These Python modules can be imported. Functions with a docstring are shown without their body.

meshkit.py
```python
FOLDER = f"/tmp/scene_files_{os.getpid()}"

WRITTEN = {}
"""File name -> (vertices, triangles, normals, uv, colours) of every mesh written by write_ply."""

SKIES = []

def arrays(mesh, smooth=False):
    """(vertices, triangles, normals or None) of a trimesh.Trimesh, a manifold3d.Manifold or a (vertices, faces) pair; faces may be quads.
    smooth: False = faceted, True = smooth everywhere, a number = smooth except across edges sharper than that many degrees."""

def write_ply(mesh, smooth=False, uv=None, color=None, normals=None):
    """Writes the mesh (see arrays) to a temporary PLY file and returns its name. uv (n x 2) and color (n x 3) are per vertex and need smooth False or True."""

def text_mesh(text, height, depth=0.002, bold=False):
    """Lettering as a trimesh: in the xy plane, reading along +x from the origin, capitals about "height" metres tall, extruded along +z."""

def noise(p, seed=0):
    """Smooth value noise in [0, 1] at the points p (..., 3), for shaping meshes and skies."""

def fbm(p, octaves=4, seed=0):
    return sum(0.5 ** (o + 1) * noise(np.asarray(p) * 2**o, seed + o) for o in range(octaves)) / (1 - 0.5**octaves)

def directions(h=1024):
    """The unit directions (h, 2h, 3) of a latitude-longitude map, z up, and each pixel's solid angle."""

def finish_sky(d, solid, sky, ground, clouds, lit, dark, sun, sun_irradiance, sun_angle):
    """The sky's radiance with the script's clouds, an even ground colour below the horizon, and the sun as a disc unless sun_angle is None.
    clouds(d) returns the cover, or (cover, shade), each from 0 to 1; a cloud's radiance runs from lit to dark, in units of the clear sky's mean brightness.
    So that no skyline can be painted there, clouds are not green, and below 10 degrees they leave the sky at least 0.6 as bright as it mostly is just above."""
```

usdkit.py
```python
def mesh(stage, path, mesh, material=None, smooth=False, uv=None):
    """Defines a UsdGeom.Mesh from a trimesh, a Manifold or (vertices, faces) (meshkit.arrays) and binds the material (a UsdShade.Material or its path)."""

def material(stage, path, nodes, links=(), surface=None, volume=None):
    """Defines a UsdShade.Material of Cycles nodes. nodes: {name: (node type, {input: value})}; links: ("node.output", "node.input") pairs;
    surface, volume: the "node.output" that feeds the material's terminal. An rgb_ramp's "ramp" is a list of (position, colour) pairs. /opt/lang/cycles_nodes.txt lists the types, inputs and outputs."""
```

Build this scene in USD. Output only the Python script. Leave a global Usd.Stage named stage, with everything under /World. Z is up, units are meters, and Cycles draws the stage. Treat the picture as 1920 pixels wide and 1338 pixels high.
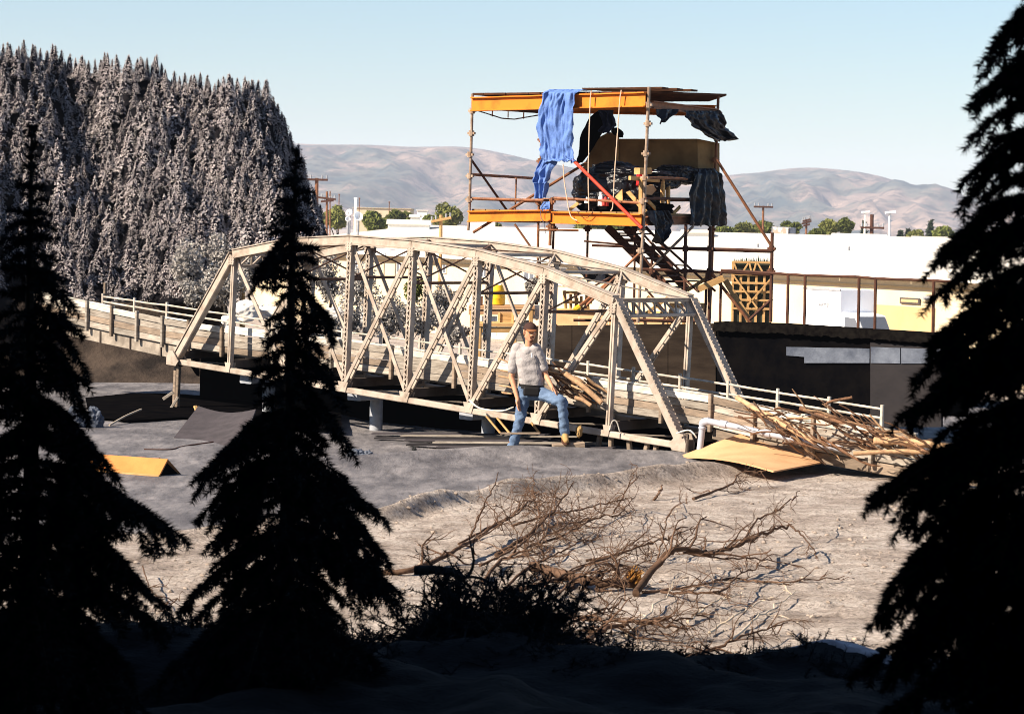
import math, random
import numpy as np, trimesh, usdkit, meshkit
import manifold3d as m3
from pxr import Usd, UsdGeom, UsdLux, UsdShade, Gf, Sdf, Vt

stage = Usd.Stage.CreateInMemory()
UsdGeom.SetStageUpAxis(stage, UsdGeom.Tokens.z)
UsdGeom.Xform.Define(stage, '/World')
PI = math.pi
V = lambda *a: np.array(a, float)
def unit(a):
    a = np.asarray(a, float)
    return a / (np.linalg.norm(a) + 1e-12)

# ------------------------------------------------------------------ camera, sky, sun, exposure
F = 4600.0                                   # focal length in pixels of the 1920 px wide photograph
EYE = V(0, 0, 3.05)
PITCH, ROLL = math.atan(244 / F), math.radians(1.4)
EXPOSURE = 1.45
SUN_AZ = V(-0.90, -0.44)                     # horizontal direction towards the sun
SUN_EL = math.radians(36)
SUN_I, SKY_S = 1.25, 0.05
fw = V(0, math.cos(PITCH), -math.sin(PITCH)); r0 = V(1, 0, 0); u0 = np.cross(r0, fw)
RIGHT = math.cos(ROLL) * r0 + math.sin(ROLL) * u0
UP = np.cross(RIGHT, fw)
cam = UsdGeom.Camera.Define(stage, '/World/camera')
M = Gf.Matrix4d(*RIGHT, 0, *UP, 0, *(-fw), 0, *EYE, 1)
cam.AddTransformOp().Set(M)
cam.CreateHorizontalApertureAttr(36.0); cam.CreateVerticalApertureAttr(36.0 * 713 / 1024)
cam.CreateFocalLengthAttr(36.0 * F / 1920)
cam.CreateClippingRangeAttr(Gf.Vec2f(0.1, 30000))
cam.CreateFStopAttr(8.0); cam.CreateFocusDistanceAttr(36.0)
cam.CreateExposureAttr(EXPOSURE)
sun_dir = unit(V(*(unit(SUN_AZ) * math.cos(SUN_EL)), math.sin(SUN_EL)))
sun = UsdLux.DistantLight.Define(stage, '/World/sun')
sun.CreateIntensityAttr(SUN_I); sun.CreateNormalizeAttr(True); sun.CreateAngleAttr(0.5)
sun.CreateColorAttr(Gf.Vec3f(1.0, 0.885, 0.745))
zx = unit(np.cross(V(0, 0, 1), sun_dir)); zy = np.cross(sun_dir, zx)
sun.AddTransformOp().Set(Gf.Matrix4d(*zx, 0, *zy, 0, *sun_dir, 0, 0, 0, 50, 1))
skym = usdkit.material(stage, '/World/Looks/sky_look', {
    's': ('sky_texture', {'sky_type': 'single_scattering', 'sun_disc': False, 'sun_elevation': SUN_EL,
                          'sun_rotation': math.atan2(sun_dir[0], sun_dir[1]), 'altitude': 100.0, 'air_density': 1.3, 'aerosol_density': 0.15, 'ozone_density': 7.0}),
    'b': ('background_shader', {'strength': SKY_S})}, [('s.color', 'b.color')], surface='b.background')
dome = UsdLux.DomeLight.Define(stage, '/World/sky')
dome.GetPrim().SetCustomDataByKey('kind', 'structure')
UsdShade.MaterialBindingAPI.Apply(dome.GetPrim()).Bind(skym)

# ------------------------------------------------------------------ pixel <-> world helpers (used to survey the place)
def ray(x, y):
    return RIGHT * ((x - 960) / F) + UP * (-(y - 669) / F) + fw
def P(x, y, d):
    r = ray(x, y); return EYE + r * (d / r[1])
def PZ(x, y, z):
    r = ray(x, y); return EYE + r * ((z - EYE[2]) / r[2])
def on_plane(p, q, x, y):
    """the point seen at a pixel on the vertical plane through p and q"""
    p, q = np.asarray(p)[:2], np.asarray(q)[:2]; n = V(-(q - p)[1], (q - p)[0]); r = ray(x, y)
    t = n @ (p - EYE[:2]) / (n @ r[:2]); return EYE + r * t

# ------------------------------------------------------------------ scene helpers
used = {}
def numbered(parent, name):
    k = (parent, name); used[k] = used.get(k, 0) + 1
    return name if used[k] == 1 else f'{name}_{used[k]-1:03d}'
class T:
    def __init__(s, path, base): s.path, s.base = path, np.asarray(base, float)
def tag(prim, label=None, cat=None, group=None, kind=None):
    for k, v in (('label', label), ('category', cat), ('group', group), ('kind', kind)):
        if v: prim.SetCustomDataByKey(k, v)
def thing(name, label, cat, base=(0, 0, 0), group=None, kind=None):
    path = '/World/' + numbered('/World', name)
    x = UsdGeom.Xform.Define(stage, path); x.AddTranslateOp().Set(Gf.Vec3d(*map(float, base)))
    tag(x.GetPrim(), label, cat, group, kind)
    return T(path, base)
def obj(name, mesh, mat, parent=None, smooth=False, label=None, cat=None, group=None, kind=None):
    """one Mesh prim; world coordinates are made local to the thing's base"""
    pp = parent.path if parent else '/World'; base = parent.base if parent else V(0, 0, 0)
    path = pp + '/' + numbered(pp, name)
    v, f = mesh.get() if isinstance(mesh, MB) else (np.asarray(mesh.vertices), np.asarray(mesh.faces)) if hasattr(mesh, 'faces') else mesh
    m = usdkit.mesh(stage, path, (np.asarray(v) - base, f), mat, smooth=smooth)
    tag(m.GetPrim(), label, cat, group, kind)
    return T(path, base)
class MB:
    def __init__(s): s.v, s.f, s.n = [], [], 0
    def add(s, v, f):
        v, f = np.asarray(v, float), np.asarray(f, int)
        if f.shape[1] == 4: f = np.vstack([f[:, [0, 1, 2]], f[:, [0, 2, 3]]])
        s.v.append(v); s.f.append(f + s.n); s.n += len(v); return s
    def get(s): return np.vstack(s.v), np.vstack(s.f)
    def bar(s, p0, p1, w, h, up=(0, 0, 1), ext=0.0):
        p0, p1 = np.asarray(p0, float), np.asarray(p1, float); t = unit(p1 - p0); p0 = p0 - t * ext; p1 = p1 + t * ext
        if abs(t @ unit(up)) > 0.98: up = (0.3, 1, 0.1)
        a = unit(np.cross(t, up)); b = np.cross(a, t); c = min(w, h) * 0.12
        prof = [(-w/2+c, -h/2), (w/2-c, -h/2), (w/2, -h/2+c), (w/2, h/2-c), (w/2-c, h/2), (-w/2+c, h/2), (-w/2, h/2-c), (-w/2, -h/2+c)]
        ring = np.array([a * x + b * y for x, y in prof]); k = 8
        f = [[i, (i+1) % k, k + (i+1) % k, k + i] for i in range(k)]
        tri = [[0, i+1, i] for i in range(1, k-1)] + [[k, k+i, k+i+1] for i in range(1, k-1)]
        s.add(np.vstack([p0 + ring, p1 + ring]), f); s.v.append(np.zeros((0, 3))); s.f.append(np.array(tri) + s.n - 2*k); return s
    def box(s, p0, p1, w, h, up=(0, 0, 1)):
        p0, p1 = np.asarray(p0, float), np.asarray(p1, float); t = unit(p1 - p0)
        if abs(t @ unit(up)) > 0.98: up = (0.3, 1, 0.1)
        a = unit(np.cross(t, up)) * w / 2; b = unit(np.cross(np.cross(t, up), t)) * h / 2
        s.add([p + x * a + y * b for p in (p0, p1) for x, y in ((-1, -1), (1, -1), (1, 1), (-1, 1))],
              [[0, 3, 2, 1], [4, 5, 6, 7], [0, 1, 5, 4], [1, 2, 6, 5], [2, 3, 7, 6], [3, 0, 4, 7]]); return s
    def tube(s, pts, r, k=8):
        pts = np.asarray(pts, float); n = len(pts); r = np.broadcast_to(np.asarray(r, float), (n,))
        t = np.gradient(pts, axis=0); t /= np.linalg.norm(t, axis=1, keepdims=True) + 1e-12
        ref = V(0, 0, 1) if abs(t[:, 2]).mean() < 0.8 else V(1, 0.2, 0)
        a = np.cross(t, ref); a /= np.linalg.norm(a, axis=1, keepdims=True) + 1e-12; b = np.cross(a, t)
        g = np.arange(k) * 2 * PI / k
        v = pts[:, None] + r[:, None, None] * (np.cos(g)[None, :, None] * a[:, None] + np.sin(g)[None, :, None] * b[:, None])
        i, j = np.meshgrid(np.arange(n - 1), np.arange(k), indexing='ij')
        q = np.stack([i*k+j, i*k+(j+1) % k, (i+1)*k+(j+1) % k, (i+1)*k+j], -1).reshape(-1, 4)
        v = v.reshape(-1, 3); v = np.vstack([v, pts[0], pts[-1]]); c0 = n * k
        caps = [[c0, (j+1) % k, j] for j in range(k)] + [[c0+1, (n-1)*k+j, (n-1)*k+(j+1) % k] for j in range(k)]
        f = np.vstack([q[:, [0, 2, 1]], q[:, [0, 3, 2]], np.array(caps)]); s.add(v, f); return s
    def prism(s, poly, off):
        """a planar polygon (n x 3) given thickness by the vector off"""
        poly = np.asarray(poly, float); n = len(poly); off = np.asarray(off, float)
        f = [[0, i+1, i] for i in range(1, n-1)] + [[n, n+i, n+i+1] for i in range(1, n-1)]
        for i in range(n): j = (i+1) % n; f += [[i, j, n+j], [i, n+j, n+i]]
        s.add(np.vstack([poly - off/2, poly + off/2]), f); return s
def blob(c, r, seed, amp=0.25, fr=2.0, sub=2):
    m = trimesh.creation.icosphere(sub); v = np.array(m.vertices)
    k = 1 + amp * (meshkit.fbm(v * fr + seed * 7.3, 3, seed) - 0.5) * 2
    return v * k[:, None] * np.asarray(r) + np.asarray(c), np.array(m.faces)
def grid_solid(G, th):
    """a cloth or sheet from a grid of points (a x b x 3), with thickness"""
    a, b = G.shape[:2]; du = np.gradient(G, axis=0); dv = np.gradient(G, axis=1)
    n = np.cross(du, dv); n /= np.linalg.norm(n, axis=2, keepdims=True) + 1e-12
    top, bot = (G + n * th / 2).reshape(-1, 3), (G - n * th / 2).reshape(-1, 3); N = a * b
    i, j = np.meshgrid(np.arange(a - 1), np.arange(b - 1), indexing='ij'); q = np.stack([i*b+j, (i+1)*b+j, (i+1)*b+j+1, i*b+j+1], -1).reshape(-1, 4)
    rim = [x for x in range(b)] + [r*b+b-1 for r in range(1, a)] + [(a-1)*b+x for x in range(b-2, -1, -1)] + [r*b for r in range(a-2, 0, -1)]
    e = [[rim[k], rim[(k+1) % len(rim)], N + rim[(k+1) % len(rim)], N + rim[k]] for k in range(len(rim))]
    m = MB(); m.add(np.vstack([top, bot]), np.vstack([q, N + q[:, ::-1], np.array(e)])); return m
def smooth_path(pts, n):
    """Catmull-Rom through the points"""
    p = np.asarray(pts, float); p = np.vstack([2*p[0]-p[1], p, 2*p[-1]-p[-2]]); out = []
    for t in np.linspace(0, len(p) - 3 - 1e-9, n):
        i = int(t); x = t - i; a, b, c, d = p[i:i+4]
        out.append(0.5 * (2*b + (c-a)*x + (2*a-5*b+4*c-d)*x*x + (3*b-a-3*c+d)*x**3))
    return np.array(out)

# ------------------------------------------------------------------ materials
def mat(name, c1, c2=None, scale=4.0, rough=0.8, bump=0.0, bscale=None, stretch=(1, 1, 1), rnd=0.0, metallic=0.0, spec=0.12, detail=4.0, lo=0.35, hi=0.65, trans=0.0, pos=False, coat=0.0):
    c2 = c1 if c2 is None else c2
    nodes = {'g': ('geometry', {}) if pos else ('texture_coordinate', {}), 'm': ('mapping', {'scale': stretch}),
             'n': ('noise_texture', {'scale': scale, 'detail': detail, 'roughness': 0.6}), 'r': ('rgb_ramp', {'ramp': [(lo, c1), (hi, c2)]}),
             'p': ('principled_bsdf', {'roughness': rough, 'metallic': metallic, 'specular_ior_level': spec, 'coat_weight': coat})}
    links = [('g.position' if pos else 'g.object', 'm.vector'), ('m.vector', 'n.vector'), ('n.fac', 'r.fac')]
    col = 'r.color'
    if rnd:
        nodes['o'] = ('object_info', {}); nodes['k'] = ('map_range', {'from_min': 0.0, 'from_max': 1.0, 'to_min': 1 - rnd, 'to_max': 1 + rnd}); nodes['h'] = ('hsv', {})
        links += [('o.random', 'k.value'), ('k.result', 'h.value'), (col, 'h.color')]; col = 'h.color'
    links.append((col, 'p.base_color'))
    if bump:
        nodes['n2'] = ('noise_texture', {'scale': bscale or scale * 4, 'detail': 5.0, 'roughness': 0.65}); nodes['b'] = ('bump', {'strength': 1.0, 'distance': bump})
        links += [('m.vector', 'n2.vector'), ('n2.fac', 'b.height'), ('b.normal', 'p.normal')]
    out = 'p.BSDF'
    if trans:
        nodes['t'] = ('translucent_bsdf', {}); nodes['x'] = ('mix_closure', {'fac': trans}); links += [(col, 't.color'), ('p.BSDF', 'x.closure1'), ('t.BSDF', 'x.closure2')]; out = 'x.closure'
    return usdkit.material(stage, '/World/Looks/' + name, nodes, links, surface=out)
steel = mat('bridge_steel', (.36, .30, .245), (.20, .15, .11), 5, .85, .002, 60, rnd=.10, spec=.02, lo=.44, hi=.74, detail=7)
steel_dark = mat('bridge_steel_dark', (.11, .085, .07), (.06, .048, .04), 3, .9, spec=.0)
weld = mat('bracing_rusty', (.14, .075, .05), (.08, .045, .03), 8, .8)
plank_a = mat('plank_grey', (.33, .29, .24), (.18, .15, .12), 5, .9, .004, 30, (1, 1, 6), rnd=.25)
plank_b = mat('plank_white', (.62, .58, .50), (.34, .30, .25), 5, .9, .004, 30, (1, 1, 6), rnd=.2)
plank_c = mat('plank_brown', (.24, .18, .13), (.13, .10, .075), 5, .9, .004, 30, (1, 1, 6), rnd=.25)
railpaint = mat('rail_white', (.50, .45, .38), (.30, .255, .205), 6, .8, spec=.02)
fasciam = mat('fascia_paint', (.33, .28, .225), (.15, .125, .10), 5, .8, spec=.03)
concrete = mat('pier_concrete', (.30, .31, .33), (.20, .21, .23), 5, .85, .003)
road = mat('road_surface', (.16, .14, .12), (.10, .09, .08), 3, .95, .004)
orange = mat('orange_beam', (.60, .175, .018), (.30, .075, .012), 2.5, .65, .001, 40, spec=.1, lo=.50, hi=.78, detail=8)
rust = mat('scaffold_rust', (.25, .10, .045), (.12, .055, .03), 9, .6, rnd=.15)
rust_dark = mat('scaffold_dark', (.085, .035, .02), (.05, .022, .015), 9, .7)
galv = mat('scaffold_galvanised', (.36, .27, .2), (.22, .14, .09), 12, .5, metallic=.2, rnd=.1)
redpole = mat('red_pole', (.55, .06, .03), (.4, .04, .02), 6, .5)
bluetarp = mat('blue_tarp_look', (.085, .155, .375), (.105, .18, .41), 7, .6, .010, 26, spec=.12)
blacktarp = mat('black_plastic', (.004, .004, .006), (.008, .008, .010), 8, .2, .014, 16, spec=.22)
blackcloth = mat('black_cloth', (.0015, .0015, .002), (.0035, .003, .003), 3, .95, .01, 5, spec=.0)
ply = mat('plywood', (.49, .285, .15), (.40, .225, .115), 2.2, .9, .001, 40, (1, 1, 3), rnd=.08, spec=.0)
ply_dark = mat('plywood_old', (.27, .165, .075), (.17, .10, .045), 2.2, .9, .002, 30, spec=.02)
roofboard = mat('roof_board_dark', (.075, .035, .02), (.04, .02, .012), 3, .9, spec=.0)
lumber = mat('lumber', (.50, .30, .125), (.38, .22, .09), 6, .85, .001, 40, (1, 1, 4), rnd=.15, spec=.03)
rope = mat('rope_look', (.55, .40, .28), None, 4, .9)
drift_a = mat('driftwood_brown', (.20, .105, .06), (.09, .05, .03), 14, .9, .006, 40, rnd=.35, spec=.03)
drift_b = mat('driftwood_tan', (.42, .265, .145), (.26, .155, .09), 12, .9, .004, 40, rnd=.2, spec=.03)
bark = mat('dead_branch_bark', (.125, .075, .05), (.065, .04, .027), 16, .95, .004, 60, rnd=.25, spec=.0)
bark_pale = mat('dead_branch_pale', (.50, .42, .32), (.36, .29, .21), 16, .9, rnd=.2)
splint = mat('splintered_wood', (.52, .27, .07), (.30, .14, .04), 25, .8, .004, 60)
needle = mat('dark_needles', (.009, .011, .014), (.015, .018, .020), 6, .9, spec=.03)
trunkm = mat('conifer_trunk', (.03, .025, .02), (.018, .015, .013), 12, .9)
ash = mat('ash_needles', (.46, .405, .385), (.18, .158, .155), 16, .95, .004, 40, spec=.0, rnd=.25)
ash_shade = mat('ash_core_shade', (.022, .019, .023), (.010, .009, .011), 14, .95, spec=.0, rnd=.2)  # near-black core colour, painted shade inside the ash firs
ash_bush = mat('ash_bush_leaves', (.40, .37, .335), (.20, .18, .16), 10, .95, spec=.0, rnd=.15)
hillm = mat('hill_backing', (.005, .005, .006), (.009, .008, .009), 2, .95, spec=0.0)  # slope kept near-black so gaps between firs carry painted shade
greenleaf = mat('green_leaves', (.17, .185, .05), (.10, .12, .03), 6, .9, trans=.25, rnd=.2, spec=.03)
greenleaf2 = mat('green_leaves_far', (.23, .23, .07), (.14, .15, .045), 1.5, .9, trans=.25, rnd=.2, spec=.03)
pine_far = mat('far_pine', (.035, .05, .03), (.025, .035, .022), 2, .9)
whitepaint = mat('white_wall_paint', (.80, .775, .71), (.74, .71, .64), .3, .7, pos=True)
creamwall = mat('cream_wall', (.55, .455, .315), (.48, .39, .26), .25, .9, pos=True, spec=.0)
tanwall = mat('tan_wall', (.46, .33, .165), (.40, .28, .14), .4, .9, pos=True, spec=.03)
whiteroof = mat('white_roof', (.60, .56, .49), (.50, .46, .40), .25, .85, pos=True, spec=.02)
glassd = mat('window_glass_dark', (.10, .11, .13), None, 1, .1, spec=.6)
truckwhite = mat('truck_white', (.80, .80, .80), None, 1, .35, spec=.5)
greymetal = mat('grey_metal', (.30, .30, .31), (.22, .22, .23), 3, .5)
rubber = mat('rubber', (.02, .02, .02), None, 1, .9)
polewood = mat('pole_wood', (.22, .095, .045), (.15, .065, .035), 3, .9)
yellowp = mat('yellow_plastic', (.80, .52, .02), (.72, .45, .015), 3, .35, spec=.5)
greysheet = mat('grey_board', (.060, .052, .055), (.045, .040, .042), 6, .9, .002, spec=.02)
pvc = mat('grey_pipe', (.36, .37, .41), (.30, .31, .34), 4, .4, spec=.4)
bluewhite = mat('pale_plastic', (.115, .128, .155), (.05, .058, .078), 3, .5, .012, 7, spec=.1)
rock = mat('white_rock', (.66, .62, .56), (.48, .44, .39), 6, .9, .01, 14)
wallbrown = mat('painted_wall_brown', (.026, .019, .014), (.013, .0095, .0075), 1.0, .95, .004, 10, (1, 1, 5), spec=0.0)
wallgrey = mat('painted_wall_grey', (.026, .023, .0235), (.019, .0175, .0185), 2, .95, .004, 10, spec=0.0)
stonewood = mat('shade_blocker_wall', (.06, .055, .05), (.05, .045, .04), .3, .9, pos=True)  # only on the unseen walls added to block light
skin = mat('skin_tan', (.50, .255, .15), (.42, .20, .115), 20, .55)
skin_face = skin
shirtm = mat('shirt_grey', (.34, .31, .298), (.27, .248, .238), 9, .95, .012, 14, spec=.0)
jeansm = mat('jeans_blue', (.13, .185, .275), (.075, .11, .175), 7, .95, .010, 16, spec=.0)
capm = mat('cap_brown', (.055, .028, .022), (.04, .02, .016), 20, .9)
capbrim = mat('cap_brim', (.17, .07, .03), None, 20, .8)
blackm = mat('black_leather', (.012, .011, .011), None, 20, .5)
bootm = mat('boot_tan', (.34, .215, .085), (.26, .16, .065), 18, .7)
hairm = mat('hair_dark', (.06, .03, .018), None, 18, .9)
whitem = mat('white_plain', (.8, .8, .78), None, 5, .6)
signm = mat('sign_dark', (.06, .05, .045), None, 5, .6)
greenpaint = mat('dark_green_panel', (.045, .05, .035), (.03, .035, .025), 6, .9)
# ------------------------------------------------------------------ ground
def sstep(a, b, x):
    t = np.clip((np.asarray(x, float) - a) / (b - a), 0, 1); return t * t * (3 - 2 * t)
EDGE = np.array([PZ(x, y, .05)[:2] for x, y in [(-700, 1000), (-100, 1008), (180, 1003), (330, 998), (520, 985), (720, 960), (860, 934), (1000, 915), (1180, 893), (1300, 880), (1450, 872), (1600, 862), (1900, 858), (2600, 850)]])
CREST = np.array([(-30, 30.4), (-2.1, 30.6), (0.1, 32.75), (2.2, 32.3), (3.2, 32.2), (40, 32)])
def edge_y(x): return np.interp(x, EDGE[:, 0], EDGE[:, 1])
def ground_z(x, y):
    x, y = np.asarray(x, float), np.asarray(y, float)
    p = np.stack([x, y, 0 * x], -1)
    z = .10 * (meshkit.fbm(p * .8, 4, 3) - .5) * sstep(44, 30, y)
    z = z + .07 * (meshkit.fbm(p * 3.1, 3, 9) - .5) * sstep(30, 22, y)
    z = z + sstep(17.0, 14.0, y + .25 * np.sin(x * 1.3) + .8 * (meshkit.noise(p * .9, 5) - .5)) * (.60 + .45 * (meshkit.fbm(p * 1.1, 3, 21) - .5))
    e = y - edge_y(x)                                                    # sandy lip just before the board bed
    lip = np.exp(-((e + .22) / .26) ** 2) * (.08 + .16 * (meshkit.noise(p * V(1.1, 1.6, 1), 31))) * sstep(-4.5, -1.2, x) * sstep(3.6, 2.4, x)
    z = z + lip
    z = z - sstep(0, .4, e) * .10
    far = sstep(50, 66, y) * sstep(200, 60, np.abs(x)) + sstep(40, 70, np.abs(x))
    z = z - 5.0 * np.clip(sstep(48, 66, y) + sstep(18, 34, np.abs(x)), 0, 1) * np.clip(sstep(20, 40, np.maximum(y, np.abs(x))), 0, 1)
    return z
def axis_pts(a, b, dense, step, far):
    core = np.arange(a, b + 1e-6, step); out = [core]
    s, x = step, b
    hi = []
    while x < far: s *= 1.22; x += s; hi.append(x)
    s, x = step, a; lo = []
    while x > -far: s *= 1.22; x -= s; lo.append(x)
    return np.concatenate([lo[::-1], core, hi])
gx = axis_pts(-7, 7, 0, .055, 6500); gy = axis_pts(11, 36, 0, .07, 6500)
X, Y = np.meshgrid(gx, gy, indexing='ij'); Z = ground_z(X, Y)
i, j = np.meshgrid(np.arange(len(gx) - 1), np.arange(len(gy) - 1), indexing='ij'); nb = len(gy)
q = np.stack([i*nb+j, (i+1)*nb+j, (i+1)*nb+j+1, i*nb+j+1], -1).reshape(-1, 4)
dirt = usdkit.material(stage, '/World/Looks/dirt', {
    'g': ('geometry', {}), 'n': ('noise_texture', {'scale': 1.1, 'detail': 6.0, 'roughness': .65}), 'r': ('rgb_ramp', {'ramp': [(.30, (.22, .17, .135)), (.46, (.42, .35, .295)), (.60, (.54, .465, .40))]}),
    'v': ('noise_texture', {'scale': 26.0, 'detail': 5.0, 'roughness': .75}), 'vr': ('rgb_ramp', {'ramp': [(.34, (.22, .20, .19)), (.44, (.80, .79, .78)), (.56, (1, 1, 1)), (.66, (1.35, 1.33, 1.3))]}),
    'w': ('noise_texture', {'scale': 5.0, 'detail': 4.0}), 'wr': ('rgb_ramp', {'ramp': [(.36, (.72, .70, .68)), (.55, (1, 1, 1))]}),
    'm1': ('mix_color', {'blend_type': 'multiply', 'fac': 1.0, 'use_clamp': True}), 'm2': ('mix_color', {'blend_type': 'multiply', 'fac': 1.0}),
    'sx': ('separate_xyz', {}), 'ln': ('noise_texture', {'scale': .9, 'detail': 5.0, 'roughness': .6}), 'lm': ('math', {'math_type': 'multiply_add', 'value2': 2.6, 'value3': 0.0}), 'ly': ('math', {'math_type': 'add'}), 'lr': ('map_range', {'from_min': 16.9, 'from_max': 17.5, 'to_min': 0.0, 'to_max': 1.0, 'clamp': True}), 'lx': ('mix_color', {'blend_type': 'mix', 'a': (.004, .0037, .004)}),  # near ground mixed to near-black: foreground shade painted in with the dark litter
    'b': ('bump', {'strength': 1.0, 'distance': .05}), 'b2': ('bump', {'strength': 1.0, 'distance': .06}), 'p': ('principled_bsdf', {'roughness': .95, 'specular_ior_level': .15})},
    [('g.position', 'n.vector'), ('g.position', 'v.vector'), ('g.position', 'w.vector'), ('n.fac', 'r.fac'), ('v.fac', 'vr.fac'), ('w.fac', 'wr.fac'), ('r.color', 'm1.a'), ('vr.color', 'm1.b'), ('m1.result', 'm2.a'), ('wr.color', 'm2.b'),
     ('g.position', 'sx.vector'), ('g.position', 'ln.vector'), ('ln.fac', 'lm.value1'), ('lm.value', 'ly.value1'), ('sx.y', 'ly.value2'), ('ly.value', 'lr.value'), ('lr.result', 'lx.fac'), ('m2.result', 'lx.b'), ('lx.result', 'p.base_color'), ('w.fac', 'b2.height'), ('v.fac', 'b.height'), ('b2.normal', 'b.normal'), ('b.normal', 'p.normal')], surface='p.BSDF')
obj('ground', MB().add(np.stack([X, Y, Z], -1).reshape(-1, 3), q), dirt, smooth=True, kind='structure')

px_, py_ = np.meshgrid(np.linspace(1.55, 3.2, 40), np.linspace(14.1, 15.9, 40), indexing='ij'); _n = meshkit.fbm(np.stack([px_ * 2, py_ * 2, 0 * px_], -1), 4, 61)
_zz = ground_z(px_, py_) + .05 * (_n - .38) - .08 * (((px_ - 2.35) / .7) ** 2 + ((py_ - 14.95) / .7) ** 2 > .9)
obj('ash_drift', grid_solid(np.stack([px_, py_, _zz], -1), .01), mat('ash_drift_look', (.50, .47, .48), (.25, .235, .245), 7, .95, .02, 20, spec=0.0), smooth=True, kind='structure')
def pebbles():
    rg = np.random.default_rng(71); b = trimesh.creation.icosphere(0); bv, bf = np.array(b.vertices), np.array(b.faces); m = MB(); n = 2600
    x = rg.uniform(-4.5, 5.5, n); y = 17 + 14 * rg.random(n) ** 1.2; ok = y < edge_y(x) - .1; x, y = x[ok], y[ok]; z = ground_z(x, y); r = .006 + .022 * rg.random(len(x)) ** 4
    for a, b_, c, q in zip(x, y, z, r): m.add(bv * rg.uniform(.6, 1.3, (12, 1)) * q * V(1.2, 1.2, .8) + V(a, b_, c + q * .2), bf)
    obj('pebbles', m, mat('pebble_look', (.38, .31, .25), (.20, .16, .13), 9, .9, rnd=.3), label='small stones and clods strewn over the pale dirt', cat='stones', kind='stuff')
pebbles()
# grey board bed of the model river: a sheet with a sagging front edge
bedm = usdkit.material(stage, '/World/Looks/bed_boards', {
    'g': ('geometry', {}), 'mp': ('mapping', {'scale': (.9, .35, 1)}), 'n': ('noise_texture', {'scale': 2.2, 'detail': 6.0, 'roughness': .7}), 'r': ('rgb_ramp', {'ramp': [(.34, (.062, .057, .059)), (.48, (.102, .094, .095)), (.62, (.172, .157, .154))]}),
    'mp2': ('mapping', {'scale': (2.6, .8, 1), 'rotation': (0, 0, .25)}), 'n2': ('noise_texture', {'scale': 3.0, 'detail': 5.0, 'roughness': .75}), 'r2': ('rgb_ramp', {'ramp': [(.34, (.62, .61, .60)), (.48, (1, 1, 1)), (.60, (1.1, 1.09, 1.07)), (.68, (1.5, 1.45, 1.4))]}),
    'm': ('mix_color', {'blend_type': 'multiply', 'fac': 1.0}), 'b': ('bump', {'strength': 1.0, 'distance': .02}), 'p': ('principled_bsdf', {'roughness': .75, 'specular_ior_level': .3})},
    [('g.position', 'mp.vector'), ('mp.vector', 'n.vector'), ('n.fac', 'r.fac'), ('g.position', 'mp2.vector'), ('mp2.vector', 'n2.vector'), ('n2.fac', 'r2.fac'), ('r.color', 'm.a'), ('r2.color', 'm.b'), ('m.result', 'p.base_color'), ('n2.fac', 'b.height'), ('b.normal', 'p.normal')], surface='p.BSDF')
def bed_z(x, y):
    x, y = np.asarray(x, float), np.asarray(y, float); e = y - edge_y(x); p = np.stack([x, y, 0 * x], -1)
    cy = np.interp(x, CREST[:, 0], CREST[:, 1]); w = sstep(-3.2, -2.0, x)
    z = .03 + .05 * (meshkit.fbm(p * .9, 3, 44) - .5) + w * (.09 * np.exp(-((y - cy) / .9) ** 2) - .10 * sstep(0, 1.2, y - cy))
    return z + .05 * np.exp(-(e / .18) ** 2) - .16 * sstep(.02, -.25, e)
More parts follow.
